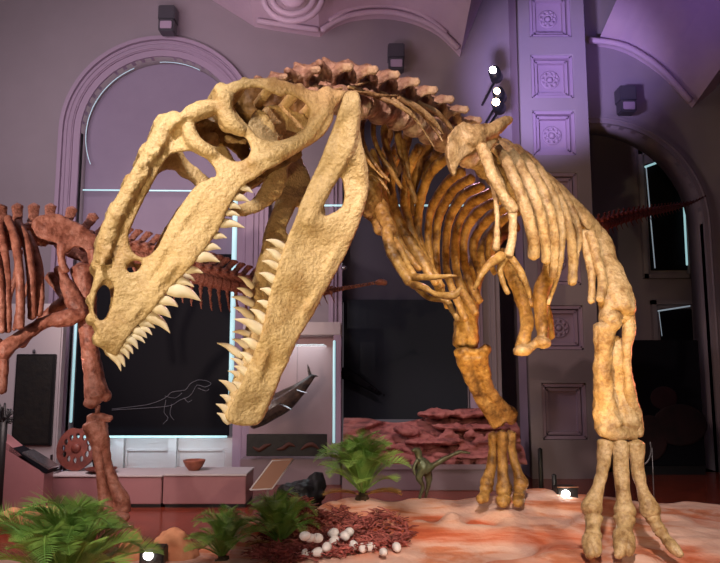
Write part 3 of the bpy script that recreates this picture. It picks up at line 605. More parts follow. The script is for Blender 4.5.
# ================================================================== ROCK PLATFORM
RC = [  # px, py(approx), height -> control points given by world x,Y,z
]
def rc(px, py, z):
    p = atz(px, py, z); return (p.x, p.y, z)
RCP = [rc(620, 556, .31), rc(592, 558, .31), rc(680, 558, .28), rc(720, 522, .30), rc(660, 520, .34), rc(560, 500, .42), rc(500, 506, .385), rc(530, 492, .45), rc(425, 503, .36), rc(600, 515, .40),
       rc(360, 500, .37), rc(330, 500, .40), rc(450, 512, .36), rc(540, 515, .37), rc(480, 520, .33), rc(420, 518, .33), rc(480, 538, .17), rc(430, 536, .16), rc(540, 538, .20), rc(500, 556, .14), rc(450, 560, .13), rc(570, 545, .25),
       rc(330, 548, .10), rc(280, 555, .08), rc(390, 550, .11), rc(250, 562, .06), rc(300, 502, .42), rc(275, 510, .36), rc(262, 520, .22), rc(330, 512, .37), rc(385, 514, .36), rc(370, 532, .16), rc(320, 534, .14), rc(280, 534, .13), rc(255, 535, .03),
       rc(190, 540, -.02), rc(150, 520, -.1), rc(215, 520, -.12), rc(100, 520, -.12), rc(40, 525, .10), rc(0, 525, .14), rc(0, 563, .14), rc(70, 560, .08), rc(130, 563, .05), rc(-60, 530, .12),
       rc(160, 562, .04), rc(200, 562, .05), rc(240, 500, -.15), rc(245, 512, -.05), rc(600, 620, .2), rc(720, 600, .2), rc(400, 640, .05), rc(100, 640, .05), rc(-100, 640, .05), rc(760, 540, .28)]
NXR, NYR = 230, 150
X0, X1, Y0, Y1 = -4.2, 5.2, 2.6, 7.0
def rock_h(x, y):
    s = w = 0
    for a, b, c in RCP:
        d2 = (x - a) ** 2 + (y - b) ** 2; k = 1 / (d2 + .012) ** 2; s += k * c; w += k
    h = s / w
    # back edge falls off
    e = 6.45 + .25 * noise.noise(V((x * .8, 3, 0))) - (0 if x > -.5 else (-.5 - x) * .9)
    e = max(e, 5.4)
    if y > e: h -= (y - e) * 1.6
    h += .04 * noise.noise(V((x * 1.6 + y * .5, y * 2.6, .3))) + .022 * noise.noise(V((x * 3.4, y * 6, 5.3))) + .012 * noise.noise(V((x * 7, y * 9, 2)))
    return max(h, -.12)
bm = bmesh.new(); gv = []
for j in range(NYR + 1):
    row = []
    for i in range(NXR + 1):
        x = X0 + (X1 - X0) * i / NXR; y = Y0 + (Y1 - Y0) * j / NYR
        row.append(bm.verts.new((x, y, rock_h(x, y))))
    gv.append(row)
for j in range(NYR):
    for i in range(NXR):
        q = (gv[j][i], gv[j][i + 1], gv[j + 1][i + 1], gv[j + 1][i])
        if max(v.co.z for v in q) > -.11: bm.faces.new(q)
bmesh.ops.delete(bm, geom=[v for v in bm.verts if not v.link_faces], context='VERTS')
# skirt
be = [e for e in bm.edges if len(e.link_faces) == 1]
r = bmesh.ops.extrude_edge_only(bm, edges=be)
for g in r['geom']:
    if isinstance(g, bmesh.types.BMVert): g.co.z = -.14
rock = link('rock_platform', bm2me(bm), M['rock']); rock.location = (0, 0, 0)
tag(rock, 'wide salmon and orange sandstone display platform under the dinosaur feet', 'rock platform')
# ================================================================== ROOM
WY = 10.5
def wx(px, py=300): return at(px, py, WY).x
def arch_pts(x0, x1, ztop, z0=-.02, n=24):
    r = (x1 - x0) / 2; c = (x0 + x1) / 2; zc = ztop - r
    return [(x0, z0)] + [(c - r * math.cos(math.pi * k / n), zc + r * math.sin(math.pi * k / n)) for k in range(n + 1)] + [(x1, z0)]
def wallmesh(outer, holes, y0, th):
    me = holed(outer, holes, th / 2, 1, False)
    for v in me.vertices: v.co = V((v.co.x, y0 + th / 2 + v.co.z, v.co.y))
    bm = bmesh.new(); bm.from_mesh(me); return bm2me(bm)
AL = (wx(72), wx(236), at(150, 57, WY).z); AR = (wx(497, 225), wx(703, 225), at(610, 124, WY).z); AM = (wx(342), wx(468), at(400, 104, WY).z)
me = wallmesh([(-9, -.02), (9, -.02), (9, 9.5), (-9, 9.5)], [arch_pts(*a, z0=.0) for a in (AL, AR, AM)], WY, .5)
tag(link('wall_back', me, M['wall'], smooth=False), kind='structure')
def struct(name, fn, m, smooth=False): return one(name, fn, m, smooth, kind='structure')
struct('floor', lambda b: box(b, (-9, -2, -.1), (9, 14, 0)), M['floor'])
struct('wall_left', lambda b: box(b, (-9.3, -2, 0), (-9, 14, 9.5)), M['wall'])
struct('wall_right', lambda b: box(b, (9, -2, 0), (9.3, 14, 9.5)), M['wall'])
# recess panels behind the arches
struct('wall_niche_left', lambda b: box(b, (AL[0] - .2, WY + .25, at(150, 262, WY).z), (AL[1] + .2, WY + .4, AL[2] + .2)), M['panel'])
struct('wall_niche_middle', lambda b: box(b, (AM[0] - .2, WY + .25, at(400, 300, WY).z), (AM[1] + .2, WY + .4, AM[2] + .2)), M['darkgrey'])
struct('wall_recess_right', lambda b: box(b, (AR[0] - .6, 12.6, 0), (9, 12.8, 8)), M['wall'])
# arch mouldings
def moulding(b, x0, x1, zt, r, off, y):
    p = arch_pts(x0 - off, x1 + off, zt + off, .0, 28)
    tube(b, [(a, y, c) for a, c in p], r, 8, sm=1)
def archband(b, x0, x1, zt, o0, o1, y0, y1):
    a = arch_pts(x0 - o0, x1 + o0, zt + o0, 0, 28); c = arch_pts(x0 - o1, x1 + o1, zt + o1, 0, 28)
    va = [[b.verts.new((p[0], yy, p[1])) for p in q] for q in (a, c) for yy in (y0, y1)]   # a-y0,a-y1,c-y0,c-y1
    n = len(a)
    for i in range(n - 1):
        b.faces.new((va[0][i], va[0][i + 1], va[2][i + 1], va[2][i])); b.faces.new((va[0][i], va[1][i], va[1][i + 1], va[0][i + 1])); b.faces.new((va[2][i], va[2][i + 1], va[3][i + 1], va[3][i]))
def lm(b):
    archband(b, *AL, .0, .10, WY - .04, WY + .1); archband(b, *AL, .10, .24, WY - .07, WY + .1); archband(b, *AL, .24, .30, WY - .13, WY + .1)
    moulding(b, *AL, .018, .13, WY - .08); moulding(b, *AL, .018, .20, WY - .08)
struct('trim_1', lm, M['mould'])
def mm(b):
    archband(b, *AM, .0, .08, WY - .04, WY + .1); archband(b, *AM, .08, .2, WY - .08, WY + .1); moulding(b, *AM, .02, .14, WY - .09)
struct('trim_2', mm, M['mould'])
def rm(b):
    archband(b, *AR, .0, .14, WY - .05, WY + .1); moulding(b, *AR, .02, .08, WY - .05)
struct('trim_3', rm, M['wall'])
# light strips of the left arch
def strip(name, pts, r, m, label, group='cyan light strips around the arched windows'):
    bm = bmesh.new(); tube(bm, pts, r, 6, sm=1); o = link(name, bm2me(bm), m); rel(o); return tag(o, label, 'light strip', group)
yl = WY + .12
c = (AL[0] + AL[1]) / 2; rr = (AL[1] - AL[0]) / 2 - .03; zc = AL[2] - rr - .03
strip('light_strip', [(AL[0] + .03, yl, .72), (AL[0] + .03, yl, 2.9)], .022, M['neon'], 'tall thin cyan light strip at the left edge of the black panel')
strip('light_strip', [(c - rr * math.cos(t), yl, zc + rr * math.sin(t)) for t in [i * .05 for i in range(-8, 24)]], .007, M['neonlow'], 'faint cyan light line following the left curve of the tall arch')
strip('light_strip', [(c - rr * math.cos(t), yl, zc + rr * math.sin(t)) for t in [1.5 + i * .05 for i in range(0, 12)]], .006, M['neonlow'], 'faint cyan light line at the right shoulder of the tall arch')
strip('light_strip', [(AL[1] - .06, yl, .72), (AL[1] - .06, yl, 4.6)], .05, M['neon'], 'broad vertical pale cyan light strip seen between the open jaws')
zt = at(150, 188, WY).z
strip('light_strip', [(AL[0] + .03, yl, zt), (AL[1] - .03, yl, zt - .02)], .012, M['neon'], 'horizontal cyan light line across the tall left arch')
zt2 = at(400, 207, WY).z
strip('light_strip', [(AM[0] - .3, WY - .1, zt2), (AM[1] - .05, WY - .1, zt2)], .016, M['neon'], 'horizontal cyan light line behind the lower jaw and ribs')
# black panel with the chalk outline of a dinosaur
pb = at(150, 437, WY).z; pt = at(150, 252, WY).z
PANEL = empty('wall_screen', (c, WY + .2, pb), 'large black panel with faint outline of a running dinosaur, beneath tall left arch', 'wall panel')
bm = bmesh.new(); box(bm, (AL[0] + .04, WY + .2, pb), (AL[1] - .1, WY + .24, pt)); world_part('panel', bm2me(bm), M['dark'], PANEL, False)
def wl(px, py, off=.185): return at(px, py, WY + off)
bm = bmesh.new()
for ln in ([(112, 409), (130, 407), (150, 404), (165, 398), (172, 392), (185, 390), (190, 384), (198, 380), (207, 381), (211, 384), (205, 387), (197, 385), (193, 392), (188, 397), (180, 400), (172, 405), (160, 407), (130, 409), (112, 410)],
           [(166, 400), (164, 412), (168, 418), (163, 424)], [(172, 404), (170, 414), (174, 420)], [(184, 398), (188, 402), (192, 400)], [(165, 396), (175, 398), (182, 393)], [(198, 388), (206, 391), (209, 389)]):
    tube(bm, [wl(a, b) for a, b in ln], .004, 4, sm=3)
world_part('dinosaur_drawing', bm2me(bm), M['line'], PANEL)
# wainscot under the panel
def wain(b):
    z0, z1 = 0, pb
    box(b, (AL[0], WY + .15, z0), (AL[1], WY + .25, z1 - .02))
    for a, bb in ((124, 166), (176, 222)):
        xa, xb = wx(a, 450), wx(bb, 450)
        for q in ((xa, xb, z1 - .22, z1 - .19), (xa, xb, .02, .05)): box(b, (q[0], WY + .12, q[2]), (q[1], WY + .16, q[3]))
        for x in (xa, xb): box(b, (x - .015, WY + .12, .03), (x + .015, WY + .16, z1 - .2))
    for p in (118, 171, 228): box(b, (wx(p, 450) - .06, WY + .06, z0), (wx(p, 450) + .06, WY + .16, z1 - .02))
struct('trim_4', wain, M['white'])
strip('light_strip', [(AL[0] + .1, WY + .05, pb + .0), (AL[1] - .1, WY + .05, pb + .0)], .018, M['neon'], 'horizontal cyan light strip under the large black panel')
# middle dark panel
mb = at(400, 420, WY).z; mt_ = at(400, 300, WY).z
one('wall_screen', lambda b: box(b, (AM[0] + .02, WY + .15, mb), (AM[1] - .02, WY + .22, mt_ + .02)), mat('bluish_black_panel', (.022, .027, .036, 1), .6, spec=.1), label='black glossy panel behind the rock diorama, under the ribs', cat='wall panel')
# fluted strip and pillar between left and middle arches
def flut(b):
    for p in (252, 257, 262): box(b, (wx(p) - .025, WY - .16, 0), (wx(p) + .025, WY - .12, 4.2))
    box(b, (wx(246), WY - .14, 0), (wx(268), WY - .02, 4.3))
struct('trim_5', flut, M['mould'])
# ---- coffered pilaster
PY = 9.85
px0 = at(524, 200, PY).x; px1 = at(592, 200, PY).x
def rect(x0, x1, z0, z1): return [(x0, z0), (x1, z0), (x1, z1), (x0, z1)]
rows = [(-60, -22), (-8, 37), (54, 98), (110, 155), (172, 218), (235, 285), (305, 350), (383, 440)]
ca, cb = at(533, 130, PY).x, at(576, 130, PY).x
hol = []
for a, b in rows: hol.append(rect(ca, cb, at(550, b, PY).z, at(550, a, PY).z))
me = wallmesh(rect(px0, px1, 0, 9.4), hol, PY, .16); tag(link('trim_6', me, M['wall'], smooth=False), kind='structure')
def pil(b):
    box(b, (px0, PY + .15, 0), (px1, PY + .66, 9.4))
    for h in hol:
        x0, x1, z0, z1 = h[0][0], h[1][0], h[0][1], h[2][1]
        for q in (.03, .09):
            y = PY + (.03 if q < .05 else .08); t = .022
            box(b, (x0 + q - t, y, z0 + q), (x0 + q + t, PY + .16, z1 - q)); box(b, (x1 - q - t, y, z0 + q), (x1 - q + t, PY + .16, z1 - q))
            box(b, (x0 + q, y, z0 + q - t), (x1 - q, PY + .16, z0 + q + t)); box(b, (x0 + q, y, z1 - q - t), (x1 - q, PY + .16, z1 - q + t))
struct('trim_7', pil, M['mould'])
def ros(b):
    for h in hol[1:7]:
        x0, x1, z0, z1 = h[0][0], h[1][0], h[0][1], h[2][1]; cx, cz = (x0 + x1) / 2, (z0 + z1) / 2
        for rad, t in ((.13, .02), (.07, .025)):
            tube(b, [(cx + rad * math.cos(k * .42), PY + .15, cz + rad * math.sin(k * .42)) for k in range(16)], t, 6, sm=1)
        for k in range(8):
            a = k * math.pi / 4; blob(b, (cx + .1 * math.cos(a), PY + .145, cz + .1 * math.sin(a)), (.035, .03, .035), sub=1)
        blob(b, (cx, PY + .14, cz), (.045, .04, .045), sub=2)
struct('trim_8', ros, M['mould'], True)
# ---- ceiling vault: lunette curve on the wall extruded towards the hall
def vault(b, pts, n, y1=5.5, rise=.9):
    q = cr(pts, n) if n > 1 else [np.array(p, float) for p in pts]
    row0 = [at(p[0], p[1], WY) for p in q]; rows_ = []
    for k in range(9):
        t = k / 8; rows_.append([b.verts.new(V((p.x, WY + (y1 - WY) * t, p.z + rise * math.sin(t * math.pi / 2)))) for p in row0])
    for a, c2 in zip(rows_, rows_[1:]):
        for i in range(len(a) - 1): b.faces.new((a[i], a[i + 1], c2[i + 1], c2[i]))
def ceil(b):
    vault(b, [(-260, -190), (-60, -130), (120, -60), (212, 0), (255, 27)], 1); vault(b, [(255, 27), (290, 33), (320, 37)], 2)
    vault(b, [(320, 37), (334, 28), (355, 21), (385, 19), (412, 24), (438, 36), (460, 57)], 3); vault(b, [(460, 57), (482, 0), (500, -60), (520, -120)], 1)
    vault(b, [(596, 46), (625, 53), (660, 75), (692, 108)], 3); vault(b, [(692, 108), (712, 92), (740, 55), (800, -20), (900, -120)], 1)
cl = one('ceiling', ceil, M['vault'], kind='structure')
def cmould(b):
    for pts in ([(322, 33), (336, 24), (356, 17), (385, 15), (412, 20), (436, 31), (458, 51)], [(330, 24), (345, 14), (362, 9), (385, 8), (408, 12), (428, 21), (446, 36)],
                [(590, 43), (625, 49), (660, 71), (690, 104)], [(258, 24), (290, 29), (318, 33)]):
        q = cr(pts, 4); tube(b, [at(p[0], p[1], WY - .25) + V((0, 0, .05)) for p in q], .05, 6, sm=1)
struct('trim_9', cmould, M['vault'], True)
def rosette(b):
    for rad in (.42, .3):
        tube(b, [at(293, -4, 9.2) + V((rad * math.cos(k * .3), 0, rad * math.sin(k * .3) * .9)) for k in range(22)], .045, 6, sm=1)
    blob(b, at(293, -4, 9.2), (.2, .08, .18), sub=2)
struct('trim_10', rosette, M['vault'], True)
# ---- right recess: window with light slits
def win(b):
    Yw = 12.55
    a, c2 = at(646, 164, Yw), at(687, 270, Yw)
    box(b, (a.x, Yw - .02, c2.z), (c2.x, 12.62, a.z))
    a, c2 = at(660, 309, Yw), at(693, 345, Yw)
    box(b, (a.x, Yw - .02, c2.z), (c2.x, 12.62, a.z))
struct('window_1', win, M['dark'])
def winframe(b):
    Yw = 12.5
    for (xa, xb, ya, yb) in ((638, 694, 150, 278), (652, 700, 300, 350)):
        a, c2 = at(xa, ya, Yw), at(xb, yb, Yw)
        for q in ((a.x, a.x + .08, c2.z, a.z), (c2.x - .08, c2.x, c2.z, a.z), (a.x, c2.x, a.z - .08, a.z), (a.x, c2.x, c2.z, c2.z + .08)):
            box(b, (q[0], Yw, q[2]), (q[1], 12.62, q[3]))
struct('trim_11', winframe, M['wall'])
Yw = 12.45
g = 'light slits of the window in the dark recess'
strip('light_strip', [at(646, 166, Yw), at(655, 268, Yw)], .010, M['neonlow'], 'thin vertical light slit at left side of the far dark window', g)
strip('light_strip', [at(645, 167, Yw), at(656, 163, Yw)], .02, M['neon'], 'short bright light slit on top of the far dark window', g)
strip('light_strip', [at(683.5, 196, Yw), at(687, 265, Yw)], .018, M['neon'], 'vertical cyan light slit crossing behind the thin tail', g)
strip('light_strip', [at(658, 311, Yw), at(690, 306, Yw)], .014, M['neonlow'], 'short horizontal light slit above the dark display at right', g)
strip('light_strip', [at(659, 312, Yw), at(662, 336, Yw)], .006, M['neonlow'], 'faint short vertical light slit above the dark display at right', g)
# dark display at right
DS = empty('display_screen', at(668, 466, 10.2), 'big black display with dim reddish shapes standing right of the near leg', 'display screen')
a, c2 = at(628, 340, 10.2), at(706, 466, 10.2)
bm = bmesh.new(); box(bm, (a.x, 10.2, c2.z), (c2.x, 10.3, a.z), .01); world_part('screen', bm2me(bm), M['dark'], DS, False)
bm = bmesh.new(); blob(bm, at(650, 438, 10.19), (.26, .012, .33), sub=3); blob(bm, at(680, 425, 10.19), (.40, .01, .3), sub=3); world_part('dim_picture', bm2me(bm), mat('dim_picture', (.035, .012, .012, 1), .7, (.01, .006, .006, 1), 3), DS)
bm = bmesh.new(); blob(bm, at(664, 398, 10.195), (.2, .01, .17), sub=3); world_part('red_glow_picture', bm2me(bm), mat('red_picture', (.035, .009, .011, 1), .8, (.02, .004, .008, 1), 3), DS)
bm = bmesh.new(); box(bm, (a.x, 10.22, 0), (c2.x, 10.3, c2.z)); world_part('base', bm2me(bm), M['black'], DS, False)
# low boards right of near leg (dark base line)
# ---- wall niche: left lit wall with black picture
lw = at(40, 300, 9.2)
def leftpanel(b):
    a, c2 = at(14, 325, 9.6), at(55, 470, 9.6)
    box(b, (-9, 9.6, 0), (c2.x, 9.75, a.z + .3), .02)
struct('trim_12', leftpanel, M['white'])
a, c2 = at(15, 354, 9.5), at(49, 446, 9.5)
PIC = empty('framed_picture', at(32, 446, 9.5), 'tall narrow black framed panel hanging on the pale wall at far left', 'picture')
bm = bmesh.new(); box(bm, (a.x, 9.54, c2.z), (c2.x, 9.6, a.z), .008); world_part('frame', bm2me(bm), M['black'], PIC, False)
bm = bmesh.new(); box(bm, (a.x + .03, 9.53, c2.z + .03), (c2.x - .03, 9.545, a.z - .03)); world_part('picture_panel', bm2me(bm), M['slab'], PIC, False)
bm = bmesh.new(); tube(bm, [at(34, 353, 9.55), at(34, 350, 9.55)], .02, 6, sm=1); world_part('hook', bm2me(bm), M['grey'], PIC)
# ---- plinths on the left
def plinth(x0, x1, ytop, ybot, lab, m=None, dep=.6, Y=None):
    zf = 0; Yf = Y or atz(x0, ybot, 0).y
    a = at(x0, ytop, Yf); b2 = at(x1, ytop, Yf)
    root = empty('display_plinth', ((a.x + b2.x) / 2, Yf + dep / 2, 0), lab, 'plinth', 'long low display plinths along the left wall')
    bm = bmesh.new(); box(bm, (a.x, Yf, .04), (b2.x - .01, Yf + dep, a.z - .02), .008); world_part('body', bm2me(bm), m or M['pinkcab'], root, False)
    bm = bmesh.new(); box(bm, (a.x - .0, Yf - .012, a.z - .02), (b2.x - .002, Yf + dep + .01, a.z), .004); world_part('top', bm2me(bm), M['white'], root, False)
    bm = bmesh.new(); box(bm, (a.x + .02, Yf + .03, 0), (b2.x - .02, Yf + dep, .06)); world_part('kick', bm2me(bm), M['black'], root, False)
    return a.z, Yf
pz, pY = plinth(52, 163, 475, 508, 'low pinkish display plinth carrying the pierced disc and flat dish', dep=.55)
plinth(163.5, 247, 474, 508, 'low pinkish display plinth carrying the small brown bowl', dep=.55, Y=pY)
# pierced disc on stand
D = empty('pierced_disc', at(80, 475, pY + .35), 'round red-brown pierced disc propped on a black stand on the plinth', 'carved disc')
bm = bmesh.new(); Yd = pY + .35; cdk = at(77, 448, Yd)
hs = []
sc_ = Yd / F
for k in range(12):
    an = k * 2 * math.pi / 12
    hs.append([(12.5 * math.cos(an) + 1.9 * math.cos(t * 1.05) , 11.5 * math.sin(an) + 3.0 * math.sin(t * 1.05)) for t in range(6)])
outl = [(-1, 18), (8, 20), (16, 16), (20, 9), (21, 0), (18, -9), (11, -17), (3, -21), (-7, -19), (-15, -13), (-19, -4), (-18, 7), (-13, 15), (-7, 19)]
me = holed(outl, hs, 2.0, 3)
for v in me.vertices: v.co = cdk + V((v.co.x * sc_, v.co.z * sc_ + v.co.y * sc_ * .2, v.co.y * sc_))
world_part('disc', me, M['brownred'], D, False)
bm = bmesh.new(); blob(bm, cdk + V((0, -.03, 0)), (.06, .03, .06), sub=2); world_part('hub', bm2me(bm), M['brownred'], D)
zp = pz
for s in (-14, 14):
    bm = bmesh.new(); tube(bm, [cdk + V((s * sc_, .03, -.1)), V((cdk.x + s * 1.2 * sc_, Yd + .06, zp))], .012, 6, sm=1); tube(bm, [V((cdk.x + s * sc_ * 1.2, Yd - .12, zp + .01)), V((cdk.x + s * sc_ * 1.2, Yd + .1, zp + .01))], .01, 6, sm=1); world_part('stand_leg', bm2me(bm), M['black'], D)
def lathe(bm, prof, c, n=28):
    rings = [[bm.verts.new(V(c) + V((r * math.cos(2 * math.pi * k / n), r * math.sin(2 * math.pi * k / n), z))) for k in range(n)] for r, z in prof]
    for a, b in zip(rings, rings[1:]):
        for k in range(n): bm.faces.new((a[k], a[(k + 1) % n], b[(k + 1) % n], b[k]))
    bm.faces.new(rings[0]); bm.faces.new(rings[-1][::-1])
bw = V((at(101, 470, pY + .18).x, pY + .18, pz))
one('dish', lambda b: lathe(b, [(.08, 0), (.12, .015), (.30 * .55, .035), (.175, .05), (.16, .05), (.10, .02), (.03, .015)], bw), M['brownred'], True, 'wide shallow dark red dish in front of the pierced disc', 'dish')
bw2 = V((at(194, 470, pY + .3).x, pY + .3, pz))
one('bowl', lambda b: lathe(b, [(.045, 0), (.06, .01), (.10, .06), (.125, .11), (.125, .125), (.11, .12), (.07, .04), (.02, .03)], bw2), mat('terracotta', (.32, .10, .055, 1), .5, (.18, .05, .03, 1), 12), True, 'small brown bowl standing on the plinth below the dinosaur drawing', 'bowl')
# left console
CS = empty('information_desk', atz(15, 525, 0), 'pinkish slanted information desk with dark glass top at lower left corner', 'information desk')
Yc = atz(46, 516, 0).y
bm = bmesh.new()
side = [at(-80, 400, Yc), at(0, 437, Yc), at(44, 474, Yc), V((at(44, 474, Yc).x, Yc, 0)), V((at(-80, 400, Yc).x, Yc, 0))]
prism(bm, side, (0, .22, 0)); world_part('body', bm2me(bm), M['pinkcab'], CS, False)
bm = bmesh.new(); q0, q1 = at(-60, 409, Yc), at(46, 474, Yc)
nrm = V((-(q1.z - q0.z), 0, q1.x - q0.x)).normalized() * .05
prism(bm, [q0, q1, q1 + nrm, q0 + nrm], (0, .24, 0)); world_part('glass_top', bm2me(bm), M['dark'], CS, False)
bm = bmesh.new(); prism(bm, [q0 + (q1 - q0) * .75 + nrm, q1 + nrm, q1 + nrm * 1.4, q0 + (q1 - q0) * .75 + nrm * 1.4], (0, .24, 0)); world_part('metal_edge', bm2me(bm), M['chrome'], CS, False)
one('bollard', lambda b: box(b, at(47, 514, pY - .05) + V((0, 0, -.05)), at(51, 455, pY - .05) + V((0, .05, 0))), M['black'], label='thin black upright strip between the slanted desk and the long plinth', cat='post')
# dark ornament at far left
def orn(b):
    Yo = 7.4
    for k in range(26):
        a = random.random() * 6.28; p = at(3, 424, Yo); t = random.random()
        tube(b, [p + V((0, 0, -.15)), p + V((.03 * math.cos(a), .04 * math.sin(a), .12 * t)), p + V((.09 * math.cos(a), .08 * math.sin(a), .26 * t))], [.012, .015, .012], 5, sm=2)
    tube(b, [V((at(3, 424, Yo).x, Yo, 0)), at(3, 420, Yo)], .05, 8, sm=1)
one('ornament', orn, M['black'], True, 'dark spiky plant-like ornament behind the slanted desk', 'ornament')
# ---- glass case in the middle
GY = 9.3
GC = empty('display_case', at(292, 505, GY), 'pale display case with a lit glass front holding the dark fish model', 'display case')
a, c2 = at(243, 322, GY), at(341, 335, GY); zb = at(290, 433, GY).z
bm = bmesh.new(); box(bm, (a.x, GY, c2.z), (c2.x, GY + .8, a.z), .01); world_part('top', bm2me(bm), M['white'], GC, False)
bm = bmesh.new(); box(bm, (a.x, GY + .7, at(290, 462, GY).z), (c2.x - .02, GY + .8, c2.z)); world_part('back_panel', bm2me(bm), mat('pinkish_case_back', (.40, .27, .28, 1), .7), GC, False)
bm = bmesh.new(); box(bm, (a.x, GY + .02, 0), (c2.x, GY + .78, at(290, 459, GY).z), .01); world_part('base', bm2me(bm), M['greycab'], GC, False)
bm = bmesh.new(); box(bm, (c2.x - .10, GY + .0, at(290, 460, GY).z), (c2.x, GY + .06, c2.z)); world_part('corner_post', bm2me(bm), M['mould'], GC, False)
bm = bmesh.new(); tube(bm, [V((c2.x - .09, GY - .005, .55)), V((c2.x - .09, GY - .005, c2.z - .08))], .018, 6, sm=1); world_part('light_tube', bm2me(bm), M['neon'], GC)
bm = bmesh.new(); box(bm, (a.x + .02, GY + .03, at(290, 459, GY).z), (c2.x - .1, GY + .035, c2.z)); world_part('glass_pane', bm2me(bm), M['glass'], GC, False)
# fish model
FY = GY + .32
FS = empty('fish_model', at(290, 420, FY), 'dark shark-like marine reptile model hanging inside the glass case', 'fish model')
bm = bmesh.new()
pxtube(bm, [(252, 427, FY, 6), (260, 419, FY, 16), (271, 409, FY, 22), (284, 401, FY, 22), (296, 392, FY, 16), (305, 384, FY, 10), (313, 376, FY, 5)], 12, .75, (0, 1, 0))
pxtube(bm, [(272, 404, FY, 8), (272, 394, FY, 6), (269, 386, FY, 2)], 8, .3, (0, 1, 0))
pxtube(bm, [(311, 378, FY, 4), (309, 371, FY, 4), (307, 362, FY, 1.5)], 8, .4, (0, 1, 0)); pxtube(bm, [(311, 376, FY, 4), (316, 376, FY, 3), (321, 377, FY, 1)], 8, .4, (0, 1, 0))
world_part('body', organic(bm, .011, 3), M['fish'], FS)
for tr in ([(280, 404, FY - .08, 5), (287, 407, FY - .16, 4), (292, 410, FY - .2, 1.5)], [(297, 390, FY - .05, 4), (303, 392, FY - .1, 3), (308, 393, FY - .14, 1.2)]):
    bm = bmesh.new(); pxtube(bm, tr, 8, .5, (0, 0, 1)); world_part('fin', bm2me(bm), M['chrome'], FS)
for pxx in (275, 297):
    bm = bmesh.new(); tube(bm, [at(pxx, 400 if pxx == 275 else 388, FY), V((at(pxx, 400, FY).x, FY, c2.z))], .003, 5, sm=1); world_part('hanging_wire', bm2me(bm), M['grey'], FS)
# fossil slab
SL = empty('fossil_slab', at(288, 457, GY - .05), 'long dark slab with reddish fossil relief below the fish model', 'fossil slab')
a, c2 = at(247, 434, GY - .05), at(327, 456, GY - .05)
bm = bmesh.new(); box(bm, (a.x, GY - .08, c2.z), (c2.x, GY - .02, a.z), .006); world_part('slab', bm2me(bm), M['slab'], SL, False)
bm = bmesh.new()
for k in range(3): tube(bm, [at(253 + 24 * k + t * 6, 447 + 3 * math.sin(t * 1.7 + k), GY - .085) for t in range(4)], [.012, .03, .03, .01], 6, sm=3, flat=.4, fdir=(0, 1, 0))
world_part('relief', bm2me(bm), M['relief'], SL)
# ---- rock diorama case
DY = 8.9
DC = empty('diorama', at(415, 490, DY), 'red rock diorama on a pale grey base behind the small bronze dinosaur', 'diorama')
a, c2 = at(342, 466, DY), at(522, 505, DY)
bm = bmesh.new(); box(bm, (a.x, DY, 0), (c2.x, DY + 1.0, a.z), .01); world_part('base', bm2me(bm), M['greycab'], DC, False)
bm = bmesh.new()
N1, N2 = 90, 26
prof = cr([(343, 418), (365, 418), (395, 422), (415, 420), (440, 415), (460, 409), (480, 408), (500, 410), (520, 416)], 6)
def dtop(px):
    for p, q in zip(prof, prof[1:]):
        if p[0] <= px <= q[0]: t = (px - p[0]) / (q[0] - p[0] + 1e-9); return p[1] + (q[1] - p[1]) * t
    return 418
gr = []
for i in range(N1 + 1):
    px = 343 + 177 * i / N1; tp = at(px, dtop(px), DY + .85); col_ = []
    for j in range(N2 + 1):
        t = j / N2; z = a.z + (tp.z - a.z) * t; y = DY + .12 + .65 * t ** 1.3
        x = at(px, 440, DY + .5).x
        st = (z * 9 + 1.5 * noise.noise(V((x * 1.1, 0, 9)))); led = .22 * (abs((st % 1) - .5) ** .6) * (.6 + noise.noise(V((x * 2, int(st) * 3.1, 0)))) + .10 * noise.noise(V((x * 1.6, z * 7.5, 1))) + .07 * noise.noise(V((x * 5, z * 12, 4))) + .03 * noise.noise(V((x * 14, z * 18, 4)))
        y = min(DY + .95, max(DY + .02, y + led)); col_.append(bm.verts.new((x, y, z)))
    gr.append(col_)
for i in range(N1):
    for j in range(N2): bm.faces.new((gr[i][j], gr[i + 1][j], gr[i + 1][j + 1], gr[i][j + 1]))
# close the back
for i in range(N1):
    p, q = gr[i][N2], gr[i + 1][N2]
    e = bm.verts.new((p.co.x, DY + .98, a.z)); f = bm.verts.new((q.co.x, DY + .98, a.z)); bm.faces.new((p, q, f, e))
world_part('rock_face', bm2me(bm), M['diorock'], DC)
bm = bmesh.new()
random.seed(3)
for k in range(34):
    px = random.uniform(372, 505); p = at(px, 462, DY + .12); s = random.uniform(.025, .07)
    blob(bm, (p.x, DY + random.uniform(.04, .2), a.z + s * .6), (s * 1.3, s, s), sub=2)
for k in range(9):
    tube(bm, [at(440 + k * 8, 437 + (k % 3) * 7, DY + .3), at(448 + k * 8, 434 + (k % 3) * 7, DY + .25), at(458 + k * 8, 437 + (k % 3) * 7, DY + .3)], [.03, .05, .03], 7)
for k in range(16):
    px = random.uniform(425, 512); row = k % 4; p = at(px, 420 + row * 12, DY + .3); zz = a.z + .1 + row * .17
    blob(bm, (p.x, DY + .32 + row * .12 - .05, zz), (random.uniform(.16, .42), random.uniform(.20, .3), random.uniform(.03, .06)), Matrix.Rotation(random.uniform(-.12, .12), 3, 'Y'), sub=3)
for k in range(5):
    px = random.uniform(360, 425); p = at(px, 440, DY + .3)
    blob(bm, (p.x, DY + .4, a.z + random.uniform(.1, .45)), (random.uniform(.1, .25), .15, random.uniform(.04, .1)), Matrix.Rotation(random.uniform(.1, .5), 3, 'Y'), sub=3)
world_part('boulders', organic(bm, .014, 2, .03, 7), M['diorock'], DC)
